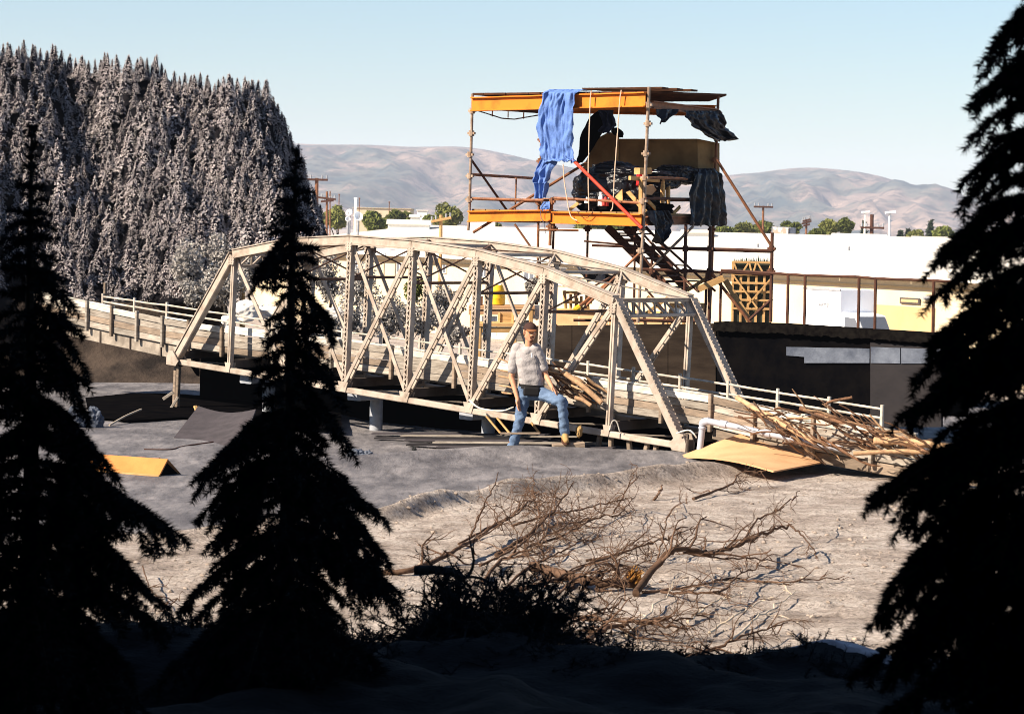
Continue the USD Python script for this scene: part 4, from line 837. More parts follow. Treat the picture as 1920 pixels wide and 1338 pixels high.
cloth('blue_tarp', [(378, 1021, 1032, .02), (390, 1020, 1036, .05), (396, 1024, 1034, .04)], FT, bluetarp, 'scrap of blue tarp on the lower beam below the tail', fold=.03, kf=2, crumple=.08, seed=2, nu=20, nv=20)
cloth('black_plastic', [(212, 1166, 1186, .1), (225, 1148, 1188, .1), (250, 1136, 1176, .1), (275, 1130, 1160, .1), (300, 1124, 1140, .1), (308, 1126, 1133, .1)], lambda x, y: BT(x, y) - fn * .7, blackcloth, 'curved black cloth sweeping down from the roof left of the brown blind', fold=.04, kf=2, crumple=.05, seed=4, cat='plastic sheet')
cloth('black_plastic', [(212, 1170, 1202, .0), (222, 1178, 1200, .0), (240, 1182, 1206, .0), (250, 1174, 1198, .0), (254, 1178, 1192, .0)], lambda x, y: BT(x, y) - fn * .9, mat('navy_plastic', (.02, .03, .075), (.03, .045, .10), 6, .35), 'torn dark blue plastic rag under the roof behind the corner post', fold=.04, kf=2, crumple=.16, seed=6, nu=24, nv=24, cat='plastic sheet')
cloth('black_plastic', [(244, 1195, 1206, .0), (250, 1196, 1215, .0), (256, 1200, 1222, .0), (261, 1210, 1218, .0)], lambda x, y: BT(x, y) - fn * .9, blacktarp, 'small ragged black end of plastic hanging beside the corner post', fold=.03, kf=2, crumple=.1, seed=16, nu=20, nv=20, cat='plastic sheet')
cloth('black_plastic', [(205, 1228, 1262, .03), (214, 1228, 1256, .05), (222, 1230, 1244, .06), (231, 1228, 1236, .06)], RT, blacktarp, 'small torn black plastic flap under the right roof edge', fold=.04, kf=2, crumple=.10, seed=7, nu=24, nv=20, cat='plastic sheet', out=fu)
cloth('black_plastic', [(208, 1278, 1344, .04), (222, 1279, 1347, .07), (238, 1286, 1352, .09), (252, 1300, 1364, .11), (262, 1318, 1366, .12), (263, 1330, 1348, .10)], RT, blacktarp, 'large torn black plastic sheet billowing from the right roof edge', fold=.07, kf=2.5, crumple=.14, seed=8, cat='plastic sheet', out=fu)
cloth('black_plastic', [(316, 1300, 1336, .02), (326, 1294, 1342, .08), (360, 1286, 1346, .10), (395, 1284, 1350, .10), (424, 1281, 1352, .08)], RT, blacktarp, 'long black plastic sheet hanging straight down the right side of the platform', fold=.045, kf=4.5, crumple=.08, seed=11, cat='plastic sheet', out=fu, nu=60)
cloth('black_plastic', [(395, 1211, 1246, .02), (415, 1212, 1252, .06), (432, 1215, 1248, .06), (446, 1220, 1238, .05), (455, 1226, 1231, .03)], RT, blacktarp, 'pointed black plastic rag hanging below the platform at the corner post', fold=.07, kf=2.5, crumple=.14, seed=12, cat='plastic sheet', out=fu)
def bundle(label, x0, x1, y0, y1, dep, plane, off, seed, m=blacktarp, name='covered_bundle', amp=.42):
    a, b = plane(x0, (y0 + y1) / 2), plane(x1, (y0 + y1) / 2); c = (a + b) / 2 + fn * off; h = (y1 - y0) * 44 / F / 2; L = np.linalg.norm(b - a) / 2
    mm = trimesh.creation.icosphere(5); v = np.array(mm.vertices); s = np.sign(v) * np.abs(v) ** .72
    cr = 1 - np.abs(2 * meshkit.fbm(v * 2.6 + seed, 4, seed) - 1); k = 1 + amp * (meshkit.fbm(v * 1.8 + seed, 3, seed) - .5) + .22 * (cr - .6) + .06 * (meshkit.fbm(v * 9, 2, seed) - .5)
    s = s * k[:, None]; w = s[:, :1] * fu * L + s[:, 1:2] * fn * dep + s[:, 2:] * V(0, 0, 1) * h + c
    obj(name, (w, mm.faces), m, smooth=True, label=label, cat='covered bundle')
bundle('big crumpled black plastic bundle on the left half of the platform', 1036, 1176, 311, 384, .5, FT, .95, 3)
bundle('black plastic hump at the top of the big bundle under the blue tarp', 1062, 1122, 301, 345, .35, FT, 1.05, 5)
bundle('low black plastic bundle between the big bundle and the corner post', 1130, 1208, 318, 352, .4, FT, 1.0, 8)
bundle('black plastic mound at the top of the long hanging sheet', 1290, 1344, 314, 348, .4, BT, -.9, 14)
bundle('low dark bundle under the clutter on the platform floor', 1056, 1205, 374, 402, .4, FT, .8, 17, blackcloth)
bundle('long black plastic lump behind the right rail under the brown blind', 1204, 1302, 322, 344, .25, BT, -1.0, 19)
bundle('crumpled red cloth tucked in the black bundle beside the corner post', 1167, 1178, 322, 348, .12, FT, .55, 23, mat('red_cloth', (.45, .02, .02), (.3, .015, .015), 5, .6), 'red_cloth')
bundle('small bit of red cloth above the crumpled red cloth', 1179, 1190, 314, 324, .08, FT, .55, 29, stage.GetPrimAtPath('/World/Looks/red_cloth').GetPath(), 'red_cloth')
# small clutter on the platform
for k, (x, y0, y1, mm, lab) in enumerate([(1115, 362, 386, whitem, 'white bottle standing among the platform clutter'), (1089, 370, 381, whitem, 'small white cup left of the white bottle'), (1124, 370, 386, mat('red_can', (.5, .05, .04), None, 4, .4), 'small red can beside the white bottle')]):
    p = FT(x, y1) + fn * .2; h = (y1 - y0) * 43 / F; z = np.array([0, .02, .55, .72, .85, 1]) * h
    t = thing('bottle' if k == 0 else 'cup' if k == 1 else 'can', lab, 'bottle' if k == 0 else 'cup' if k == 1 else 'can', p)
    obj('body', MB().tube([p + V(0, 0, q) for q in z], np.array([.9, 1, 1, .8, .45, .4]) * h * (.22 if k == 0 else .4), 10), mm, t, smooth=40); obj('lid', MB().tube([p + V(0, 0, h), p + V(0, 0, h * 1.08)], h * .12, 8), mm, t)
def ropeo(label, pts, r=.010, pl=FT, o=-.14):
    obj('rope', MB().tube(smooth_path([pl(x, y) + fn * o for x, y in pts], 26), r, 6), rope, label=label, cat='rope')
ropeo('pale rope hanging from the upper beam right of the blue tarp, nearer the tarp', [(1117, 171), (1115, 185), (1113, 240), (1111, 320), (1112, 395)])
ropeo('pale rope hanging from the upper beam near the corner post', [(1173, 170), (1170, 190), (1165, 260), (1160, 330), (1157, 385), (1153, 396)])
ropeo('pale rope with a loose looped end below the blue tarp', [(1064, 308), (1066, 340), (1072, 378), (1075, 395), (1080, 408), (1090, 414)])
obj('cable', MB().tube(smooth_path([FT(x, y) - fn * .13 for x, y in ((1090, 396), (1096, 405), (1107, 409), (1118, 399), (1118, 392))], 24), .006, 5), rust_dark, label='thin dark looped cable on the lower orange beam', cat='cable')
obj('cable', MB().tube(smooth_path([FT(x, y) - fn * .13 for x, y in ((1030, 380), (1022, 392), (1022, 408), (1028, 420), (1030, 438))], 24), .007, 5), bluewhite, label='pale cable looping down beside the stub post on the lower beam', cat='cable')

# ------------------------------------------------------------------ things behind the bridge, seen through the truss
def lattice_flat():
    d = 53.0; t = thing('set_flat', 'tall back of a set flat with yellow timber lattice and tiny firs on top', 'set flat', P(1410, 606, d))
    Q = lambda x, y, o=0: P(x, y, d - o)
    obj('backing', MB().prism([Q(1373, 604), Q(1446, 606), Q(1447, 492), Q(1376, 490)], V(0, .03, 0)), greenpaint, t)
    for k, x in enumerate((1373, 1388, 1402, 1417, 1432, 1445)): obj('stud', MB().bar(Q(x, 604, .04), Q(x + 1.5, 512 if 0 < k < 5 else 490, .04), .05, .04, V(0, 1, 0)), lumber, t)
    for y in (491, 514, 530, 546, 562, 578): obj('rail', MB().bar(Q(1373, y, .075), Q(1447, y + 1.5, .075), .03, .045), lumber, t)
    for (x0, y0, x1, y1) in ((1375, 516, 1420, 578), (1446, 522, 1402, 572), (1376, 492, 1382, 508), (1404, 492, 1394, 508), (1405, 492, 1409, 510), (1418, 492, 1413, 510), (1420, 492, 1430, 510), (1446, 496, 1440, 510)): obj('brace', MB().bar(Q(x0, y0, .115), Q(x1, y1, .115), .03, .035), lumber, t)
    rg = np.random.default_rng(4); m = MB()
    for k in range(26):
        x = 1376 + 70 * k / 25 + rg.uniform(-1, 1); h = rg.uniform(4, 9) * (1.9 if k == 16 else 1); p, q = Q(x, 491, -.05), Q(x, 491 - h, -.05)
        for g in range(3): m.tube([p + (q - p) * (g * .28), p + (q - p) * (g * .28 + .5)], [.022 - .005 * g, .001], 5)
    obj('fir_row', m, pine_far, t, kind='stuff')
lattice_flat()
t = thing('plywood_fence', 'sunlit tan plywood board fence behind the brown wall', 'fence', P(1100, 612, 43))
for k in range(4):
    x0, x1 = 1030 + 56 * k, 1030 + 56 * (k + 1) - 1; yt = [577, 580, 582, 583, 585]
    obj('plywood_board', MB().prism([P(x0, 640, 44.6 - .4 * k), P(x1, 640, 44.2 - .4 * k), P(x1, yt[k + 1], 44.2 - .4 * k), P(x0, yt[k], 44.6 - .4 * k)], V(0, .03, 0)), ply, t)
obj('batten', MB().bar(P(1030, 580, 44.53), P(1252, 587, 42.93), .03, .05), lumber, t)
t = thing('leaning_tube', 'orange-brown tube with a yellow end sleeve leaning over the plywood fence', 'tube', P(1082, 578, 42.5))
obj('shaft', MB().tube([P(1082, 578, 42.5), P(1140, 531, 43.0)], .035, 8), rust, t); obj('end_sleeve', MB().tube([P(1078, 581, 42.48), P(1086, 575, 42.52)], .05, 8), yellowp, t)
def drum():
    b = P(931, 571, 44.5); h, r = .36, .155; t = thing('yellow_drum', 'yellow plastic drum on the work table behind the truss', 'drum', b)
    z = np.array([0, .01, .10, .11, .13, .14, .24, .25, .27, .28, .34, .36]) ; rr = np.array([.9, 1, 1, 1.04, 1.04, 1, 1, 1.04, 1.04, 1, .98, .9]) * r
    obj('body', MB().tube([b + V(0, 0, q) for q in z], rr, 20), yellowp, t, smooth=40); obj('bung', MB().tube([b + V(.06, -.05, .355), b + V(.06, -.05, .385)], .03, 8), whitem, t)
drum()
def table(label, x0, x1, y, d, leg, m=ply):
    a, b = P(x0, y, d), P(x1, y, d); t = thing('work_table', label, 'table', V((a[0] + b[0]) / 2, d, a[2] - leg)); dd = V(0, .5, 0)
    obj('table_top', MB().prism([a - dd, b - dd, b + dd, a + dd], V(0, 0, .05)), m, t)
    obj('apron', MB().bar(a - dd * .92 - V(0, 0, .08), b - dd * .92 - V(0, 0, .08), .03, .1), m, t)
    for p in (a, b):
        for s in (-.9, .9): q = p + dd * s + (V(.06, 0, 0) if p is a else V(-.06, 0, 0)); obj('leg', MB().bar(q - V(0, 0, leg), q - V(0, 0, .03), .07, .07, V(0, 1, 0)), lumber, t)
table('long plywood work table with a yellow drum on it behind the truss', 880, 1002, 575, 44.5, 1.2)
table('lower pale wooden bench in front of the work table', 893, 972, 607, 42.6, .9, lumber)
def crate(label, x0, x1, y0, y1, d, m, nm='crate'):
    a = P((x0 + x1) / 2, y1, d); w, h = (x1 - x0) * d / F, (y1 - y0) * d / F; t = thing(nm, label, 'crate', a)
    n = 3
    for k in range(n): z = h * (k + .5) / n; obj('side_board', MB().box(a + V(-w / 2, 0, z), a + V(w / 2, 0, z), w * .7, h / n * .92), m, t)
    for s in (-1, 1): obj('corner_post', MB().box(a + V(s * w * .47, -w * .36, 0), a + V(s * w * .47, -w * .36, h), .04, .03), m, t)
crate('white painted crate standing under the work table', 905, 930, 592, 628, 44.2, whitepaint); crate('tan wooden crate on the bench behind the man', 935, 962, 586, 606, 42.7, lumber)
crate('small dark crate left of the yellow drum on the work table', 893, 903, 555, 574, 44.5, rust_dark); crate('grey crate under the right end of the work table', 960, 992, 600, 640, 44.3, plank_a)
def equip(label, pts, d, m, nm, cat):
    t = thing(nm, label, cat, P(*pts[0], d)); return t
# sawhorses / timber frames behind the wall, right of the plywood fence
for k, (x0, x1, lab) in enumerate([(1255, 1290, 'left timber sawhorse behind the dark wall under the tower'), (1292, 1322, 'right timber sawhorse behind the dark wall under the tower')]):
    t = thing('sawhorse', lab, 'sawhorse', P((x0 + x1) / 2, 612, 44)); Q = lambda x, y, o=0: P(x, y, 44 + o)
    obj('beam', MB().bar(Q(x0, 572), Q(x1, 573), .08, .09), lumber, t)
    for x, s in ((x0 + 4, -5), (x0 + 4, 6), (x1 - 4, -6), (x1 - 4, 5)): obj('leg', MB().bar(Q(x, 573, s * .02), Q(x + s, 622, s * .06), .05, .05), lumber, t)
    obj('tie', MB().bar(Q(x0 + 2, 592), Q(x1 - 2, 592), .04, .06), lumber, t); obj('tie', MB().bar(Q(x0, 606), Q(x1 - 6, 588), .03, .05), lumber, t)
t = thing('lumber_rack', 'rack of pale upright timbers seen between the truss and the tower foot', 'rack', P(1080, 590, 45))
for k, x in enumerate((1062, 1070, 1078, 1083, 1090, 1097, 1104)): obj('upright', MB().bar(P(x, 592, 45), P(x + (k % 3 - 1) * 4, 545 + (k * 7) % 17, 45.1), .05, .05), lumber, t)
for y in (548, 566, 586): obj('cross_rail', MB().bar(P(1058, y, 44.9), P(1110, y + 1, 44.9), .04, .05), lumber, t)
t = thing('rubbish_heap', 'heap of grey scrap and dark plastic behind the truss near the tower stair', 'heap', P(1110, 525, 46))
for k in range(7): obj('scrap_lump', blob(P(1098 + 9 * k, 500 + (k * 13) % 22, 46), (.16, .16, .13), k, .6, 2.2), blacktarp if k % 3 else greymetal, t, smooth=40)
for k, (x0, x1, y, lab) in enumerate([(1000, 1025, 588, 'white carton behind the post beside the man'), (1255, 1275, 590, 'pale carton behind the left sawhorse')]):
    p = P((x0 + x1) / 2, y + 10, 44.6); w = (x1 - x0) * 44.6 / F; t = thing('carton', lab, 'carton', p); obj('body', MB().box(p, p + V(0, 0, .2), w, w), whitepaint, t); obj('flap', MB().prism([p + V(-w / 2, -w / 2, .2), p + V(w / 2, -w / 2, .2), p + V(w / 2, -w * .75, .26), p + V(-w / 2, -w * .75, .26)], V(0, 0, .008)), whitepaint, t)
# ------------------------------------------------------------------ model hillside of ash-grey firs
TOPL = np.array([(-420, 40), (-160, 62), (0, 82), (100, 92), (122, 112), (300, 118), (318, 146), (500, 160), (520, 200), (556, 300), (596, 395), (612, 440)], float)
def hill_pt(x, v):
    """v 0 at the foot of the slope, 1 at the skyline"""
    yt = np.interp(x, TOPL[:, 0], TOPL[:, 1]) + 20; yb = np.interp(x, [-400, 100, 340, 480, 612], [560, 556, 548, 505, 470]); y = yb + (yt - yb) * v
    bulge = .9 * math.sin(x * .012) + .5 * math.sin(x * .031 + v * 4)
    return P(x, y, 47.5 + 6.0 * v + bulge)
hx = np.linspace(-400, 612, 90); hv = np.linspace(-.06, 1, 40)
G = np.array([[hill_pt(x, v) + V(0, .35, 0) for x in hx] for v in hv]); G[-1] += V(0, .4, -.05)
G[:, :, 2] += .12 * (meshkit.fbm(G * 1.3, 3, 2) - .5)
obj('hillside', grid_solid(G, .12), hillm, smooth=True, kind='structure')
hb = thing('hill_framework', 'timber framework behind the model hillside', 'framework', V(-8, 55, 0))
for k in range(9): x = -380 + 118 * k; p = hill_pt(x, .97) + V(0, .75, -.2); obj('prop', MB().bar(V(p[0], p[1] + 2.0, -5), p, .1, .1), lumber, hb)

def ash_tree_mesh(seed):
    """drooping ash-laden sprays on whorled boughs, 1 m tall"""
    rg = np.random.default_rng(seed); sp, dk = [], MB(); nw = 13
    for w in range(nw):
        h = .05 + .88 * w / (nw - 1); L = (.26 * (1 - h) ** .85 + .016) * rg.uniform(.8, 1.2); nb_ = max(4, int(9 - 4 * h)); o = rg.uniform(0, 6.28)
        for k in range(nb_):
            if rg.random() < .14: continue
            g = o + 2 * PI * k / nb_ + rg.uniform(-.3, .3); d = V(math.cos(g), math.sin(g), 0); l = L * rg.uniform(.55, 1.25); s = V(-d[1], d[0], 0); n = int(9 + 46 * l)
            f = rg.random(n) ** .6; c = d * (l * (.15 + .85 * f))[:, None] + s * (rg.normal(size=n) * .16 * l)[:, None] + V(0, 0, 1) * (h + .025 - l * .75 * f ** 1.6 - np.abs(rg.normal(size=n)) * .018)[:, None]
            sz = rg.uniform(.010, .024, (n, 1)) * (1 + 1.2 * l); a = unit(d + V(0, 0, -.9)) + rg.normal(size=(n, 3)) * .35; a /= np.linalg.norm(a, axis=1, keepdims=True); b = np.cross(a, d * .6 + V(0, 0, .8) + rg.normal(size=(n, 3)) * .45); b /= np.linalg.norm(b, axis=1, keepdims=True) + 1e-9
            sp.append(np.stack([c - a * sz * .8, c + b * sz * .75, c + a * sz * 1.5, c - b * sz * .75], 1).reshape(-1, 3))
    v = np.vstack(sp); cr = MB().add(v, np.arange(len(v)).reshape(-1, 4)); cr.add(*MB().tube([V(0, 0, .90), V(0, 0, .97), V(.004, 0, 1.0)], [.020, .014, .006], 5).get())
    z = np.linspace(.0, .94, 14); dk.tube([V(0, 0, q) for q in z], [.135 * (1 - q) ** .9 * rg.uniform(.75, 1.15) + .006 for q in z], 9)  # dark core giving the boughs painted shade between them
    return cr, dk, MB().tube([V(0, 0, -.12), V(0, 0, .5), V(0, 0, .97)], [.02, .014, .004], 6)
ROOTS = []
rngF = np.random.default_rng(77)
spots = []
rows = 15
for r in range(rows):
    v = .0 + .985 * r / (rows - 1); step = 23
    for x in np.arange(-120 + (r % 2) * 13, 606, step):
        xx = x + rngF.uniform(-9, 9); vv = v + rngF.uniform(-.022, .022)
        if xx > 600: continue
        if vv < .10 and xx < 110 and rngF.random() < .6: continue
        spots.append((xx, min(vv, .985), .55 * rngF.uniform(.8, 1.1) if vv > .88 else rngF.uniform(.42, .76) * (1.3 if rngF.random() < .13 else 1.0)))
for x in np.arange(-20, 516, 9): spots.append((x + rngF.uniform(-3, 3), .99, rngF.uniform(.30, .55)))
for x in (528, 545, 556, 568, 580, 590, 600, 535, 562, 588):
    spots.append((x, .97, rngF.uniform(.5, .8)))
rngF.shuffle(spots)
vis = [s for s in spots if -30 < s[0]]
def tree_label(x, v):
    c = 'left' if x < 115 else 'middle' if x < 330 else 'right'
    if v > .93: return f'small ash-grey model fir on the {c} stretch of the hillside skyline', f'skyline firs, {c} stretch'
    if v < .2: return f'small ash-grey model fir in the bottom rows of the hillside, {c} part', f'bottom-row firs, {c} part'
    r = 'lower' if v < .42 else 'central' if v < .68 else 'upper'
    return f'small ash-grey model fir on the {c} third of the steep slope, {r} band', f'{r} band firs on the {c} third of the slope'
NVAR = 7
for k, (x, v, h) in enumerate(vis[:300]):
    p = hill_pt(x, v) - V(0, .12, .05); lab, grp = tree_label(x, v)
    path = '/World/' + numbered('/World', 'ash_fir'); xf = UsdGeom.Xform.Define(stage, path)
    xf.AddTranslateOp().Set(Gf.Vec3d(*map(float, p))); xf.AddRotateXYZOp().Set(Gf.Vec3f(rngF.uniform(-4, 4), rngF.uniform(-4, 4), rngF.uniform(0, 360))); xf.AddScaleOp().Set(Gf.Vec3f(h * rngF.uniform(.92, 1.35), h * rngF.uniform(.92, 1.35), h * rngF.uniform(.82, 1.0)))
    tag(xf.GetPrim(), lab, 'tree', grp)
    if k < NVAR:
        cr, dk, tk = ash_tree_mesh(100 + k); t = T(path, V(0, 0, 0)); obj('crown', cr, ash, t); obj('inner_crown', dk, ash_shade, t, smooth=True); obj('trunk', tk, trunkm, t); ROOTS.append(path)
    else:
        xf.GetPrim().GetReferences().AddInternalReference(ROOTS[k % NVAR]); xf.GetPrim().SetInstanceable(True)
rest = vis[300:] + [s for s in spots if s[0] <= -30]
pi = UsdGeom.PointInstancer.Define(stage, '/World/more_ash_firs'); tag(pi.GetPrim(), 'the remaining ash-grey model firs filling the slope', 'trees', None, 'stuff')
protos = []
for k in range(4):
    x = UsdGeom.Xform.Define(stage, f'/World/more_ash_firs/variety_{k}'); cr, dk, tk = ash_tree_mesh(140 + k); t = T(f'/World/more_ash_firs/variety_{k}', V(0, 0, 0)); obj('crown', cr, ash, t); obj('inner_crown', dk, ash_shade, t, smooth=True); protos.append(x.GetPath())
pi.CreatePrototypesRel().SetTargets(protos)
pi.CreatePositionsAttr(Vt.Vec3fArray([Gf.Vec3f(*map(float, hill_pt(x, v) + V(0, .05, -.05))) for x, v, h in rest])); pi.CreateProtoIndicesAttr(Vt.IntArray([k % 4 for k in range(len(rest))]))
pi.CreateScalesAttr(Vt.Vec3fArray([Gf.Vec3f(h * 1.1, h * 1.1, h * .92) for x, v, h in rest]))
pi.CreateOrientationsAttr(Vt.QuathArray([Gf.Quath(math.cos(a / 2), 0, 0, math.sin(a / 2)) for a in rngF.uniform(0, 6.28, len(rest))]))

# dusty shrubs, white rocks between the hillside and the bridge
def ash_shrub(label, x, y, rx, ry, d, seed, m=ash_bush, n=2600, size=.035, group=None):
    c = P(x, y, d); r = (rx * d / F, rx * d / F * .8, ry * d / F); leafy_tree('ash_shrub' if m is ash_bush else 'green_shrub', label, 'shrub', c, r, n, size, seed, m, 14, base=c - V(0, 0, r[2] * 1.4), group=group)
for k, (x, y, rx, ry, d, lab) in enumerate([(352, 500, 42, 46, 46, 'pale dusty shrub at the foot of the hillside left of the end post'), (400, 480, 40, 42, 46.5, 'pale dusty shrub behind the leftmost truss panel'), (425, 535, 50, 40, 45, 'low dusty shrub behind the left end of the railing'), (470, 500, 44, 50, 46.5, 'dusty shrub under the left portal of the bridge'), (375, 548, 40, 24, 44.5, 'dusty ground shrub beside the left railing'),
    (620, 520, 34, 44, 46, 'dusty shrub between the middle fir and the third post'), (672, 545, 40, 55, 45, 'large dusty shrub behind the third truss panel'), (722, 590, 44, 48, 44, 'dusty grey shrub with drooping leaves behind the truss centre'), (790, 600, 44, 42, 44, 'dusty grey shrub right of the green bush'), (838, 570, 38, 46, 45, 'darker dusty shrub behind the fourth post'), (650, 610, 40, 26, 43.5, 'low dusty shrub along the railing at the truss centre'), (850, 625, 30, 20, 43, 'small dusty shrub just above the railing left of the man'), (1005, 540, 24, 22, 46, 'small dusty shrub behind the post beside the man')]):
    ash_shrub(lab, x, y, rx, ry, d, 700 + k)
ash_shrub('bright green shrub seen through the truss among the dusty ones', 775, 545, 22, 24, 44.6, 750, greenleaf, 1500, .03)
for k, (x, y, rx, ry, d, lab) in enumerate([(462, 583, 24, 20, 44.5, 'large white boulder seen through the left truss panel'), (505, 590, 26, 18, 44.8, 'white boulder left of the middle fir'), (625, 592, 24, 14, 44.5, 'white rock right of the middle fir'), (680, 600, 22, 14, 44.2, 'pale flat rock behind the third post'), (430, 600, 16, 10, 44, 'small white rock beside the left railing')]):
    obj('white_rock', blob(P(x, y, d), (rx * d / F, rx * d / F * .7, ry * d / F), 800 + k, .45, 1.4, 4), rock, smooth=45, label=lab, cat='rock')
# earth bank at the foot of the hillside, left below the road
g = []
for x in np.linspace(-200, 420, 50):
    n = meshkit.noise(V(x * .02, 3, 0), 4); g.append([P(x, 740 - n * 10, 46.2), P(x, 712 - 16 * n, 46.6), P(x, 682 - 20 * n, 47.2), P(x, 640, 47.4), P(x, 560, 47.6)])
G = np.array(g); G += .45 * (meshkit.fbm(G * 1.6, 4, 6) - .5)[..., None] * V(.4, 1, 1)
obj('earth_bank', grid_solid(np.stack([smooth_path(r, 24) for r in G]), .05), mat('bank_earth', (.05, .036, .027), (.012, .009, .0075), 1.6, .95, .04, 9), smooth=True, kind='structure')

# ------------------------------------------------------------------ dark foreground firs
def conifer(name, label, base, apex, prof, seed, dens=1.0, droop=.55, tips=(), nlen=.042, wh=.085, needles=900):
    rg = np.random.default_rng(seed); base, apex = np.asarray(base, float), np.asarray(apex, float); ax = apex - base; Hh = np.linalg.norm(ax); t = thing(name, label, 'tree', base)
    tk = smooth_path([base - V(0, 0, .3), base + ax * .35 + V(.02, 0, 0), base + ax * .7, apex], 14); obj('trunk', MB().tube(tk, np.linspace(Hh * .017 + .01, .004, 14), 8), trunkm, t)
    segs, limbs = [], MB()
    def twig(p0, d, L, sag, r):
        n = max(3, int(L / .05)); s = np.linspace(0, 1, n + 1)[:, None]; pts = p0 + d * L * s + V(0, 0, -1) * sag * L * s ** 1.7 + rg.normal(size=3) * .04 * L * s ** 2
        segs.append(pts); return pts
    def bough(p0, d, L, dr, lift=.12):
        n = max(4, int(L / .06)); s = np.linspace(0, 1, n + 1)[:, None]
        pts = p0 + d * L * s + V(0, 0, 1) * (lift * L * s * (1 - s) * 2 - dr * L * s ** 1.6) + rg.normal(size=3) * .05 * L * s ** 2
        segs.append(pts); limbs.tube(pts, np.linspace(.006 + .012 * L, .002, len(pts)), 5)
        k = int(L / .055 * dens)
        for q in range(k):
            f = .12 + .86 * (q + rg.random()) / k; i_ = min(int(f * n), n - 1); b0 = pts[i_] + (pts[i_ + 1] - pts[i_]) * (f * n - i_); tg = unit(pts[i_ + 1] - pts[i_])
            sd = unit(np.cross(tg, V(0, 0, 1))) * (1 if q % 2 else -1); l2 = min((.40 * L * (1 - f) ** .8 + .07) * rg.uniform(.7, 1.2), .34); dd = unit(tg * .75 + sd * .8 + V(0, 0, rg.uniform(-.25, .1)))
            tp = twig(b0, dd, l2, rg.uniform(.15, .5), 0)
            if l2 > .13:
                for u in range(int(l2 / .06)):
                    ii = rg.integers(1, len(tp)); sd2 = unit(np.cross(tp[ii] - tp[ii - 1], V(0, 0, 1))) * (1 if u % 2 else -1); twig(tp[ii - 1], unit(unit(tp[ii] - tp[ii - 1]) * .8 + sd2 * .7), l2 * .4, .3, 0)
    h = .06
    while h < 1.0:
        R = np.interp(h, [p[0] for p in prof], [p[1] for p in prof]); nb_ = rg.integers(4, 7) if R > .1 else 4; o = rg.uniform(0, 6.28)
        for k in range(nb_):
            g = o + 2 * PI * k / nb_ + rg.uniform(-.35, .35); d = V(math.cos(g), math.sin(g), 0); L = max(.035, R * rg.uniform(.50, 1.08)); up_ = np.interp(h, [0, .6, 1], [-.05, .15, .9]); d = unit(d + V(0, 0, up_)); bough(base + ax * (h + rg.uniform(-.01, .01)), d, L, droop * np.interp(h, [0, .8, 1], [1, .7, .1]))
        h += wh / Hh * rg.uniform(.8, 1.25) * (1.0 if h < .8 else .7)
    for (hh, tip) in tips:                                     # boughs that reach a given place
        p0 = base + ax * hh; e = np.asarray(tip, float) - p0; bough(p0, e * V(1, 1, .7) / np.linalg.norm(e), np.linalg.norm(e), -.30 * e[2] / np.linalg.norm(e) + .0)
    segs.append(tk[4:])
    P0, D = [], []
    for s in segs:
        dv = np.diff(s, axis=0); l = np.linalg.norm(dv, axis=1); n = np.maximum(1, (l * needles).astype(int))
        for a, d_, k in zip(s[:-1], dv, n): P0.append(a + d_ * rg.random((k, 1))); D.append(np.repeat(unit(d_)[None], k, 0))
    P0, D = np.vstack(P0), np.vstack(D); n = len(P0); q = rg.normal(size=(n, 3)); q -= (q * D).sum(1, keepdims=True) * D; q /= np.linalg.norm(q, axis=1, keepdims=True) + 1e-9
    dirn = D * .55 + q * .85; dirn /= np.linalg.norm(dirn, axis=1, keepdims=True); w = np.cross(dirn, rg.normal(size=(n, 3))); w /= np.linalg.norm(w, axis=1, keepdims=True) + 1e-9; L = nlen * rg.uniform(.6, 1.15, (n, 1)); w *= .0032
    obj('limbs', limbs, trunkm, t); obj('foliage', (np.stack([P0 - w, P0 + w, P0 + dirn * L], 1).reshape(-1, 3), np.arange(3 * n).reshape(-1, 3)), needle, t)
    return n
def fir_at(label, xa, ya, xb, yb, d, prof_px, seed, tips_px=(), **kw):
    base, apex = P(xb, yb, d), P(xa, ya, d); Hpx = yb - ya; prof = [(1 - (y - ya) / Hpx, w * d / F) for y, w in prof_px][::-1]
    tips = [(1 - (y0 - ya) / Hpx, P(x, y, d + dz)) for (y0, x, y, dz) in tips_px]
    return conifer('dark_fir', label, base, apex, prof, seed, tips=tips, **kw)
n1 = fir_at('dark silhouetted fir in the centre-left foreground', 556, 283, 520, 1330, 13.0, [(283, 3), (330, 22), (400, 38), (480, 48), (560, 56), (640, 62), (720, 82), (800, 112), (880, 140), (960, 160), (1040, 178), (1120, 225), (1200, 262), (1330, 290)], 11,
    [(430, 478, 545, .1), (520, 622, 640, .1), (460, 500, 505, -.1), (540, 606, 585, 0), (760, 372, 900, .1), (800, 360, 905, -.15), (690, 470, 690, .1), (880, 735, 1060, .15), (900, 728, 1062, -.1), (860, 725, 985, .1), (850, 372, 965, .1), (930, 378, 1030, 0), (1010, 745, 1140, .2), (980, 760, 1120, 0), (1000, 330, 1130, .1), (640, 640, 760, .1), (700, 655, 850, 0)])
n2 = fir_at('dark silhouetted fir at the left edge of the foreground', 60, 238, 45, 1340, 11.5, [(238, 3), (300, 16), (400, 34), (480, 58), (560, 86), (640, 100), (720, 112), (800, 130), (880, 160), (960, 185), (1040, 215), (1120, 240), (1340, 285)], 23,
    [(560, 155, 700, .1), (480, 120, 620, .2), (760, 222, 880, .1), (740, 200, 840, -.1), (860, 332, 1012, .1), (880, 325, 1015, -.15), (820, 250, 930, 0), (980, 280, 1080, .1), (1000, 300, 1150, .2), (940, 270, 1060, .1), (1060, 330, 1200, .1), (600, 170, 790, 0)])
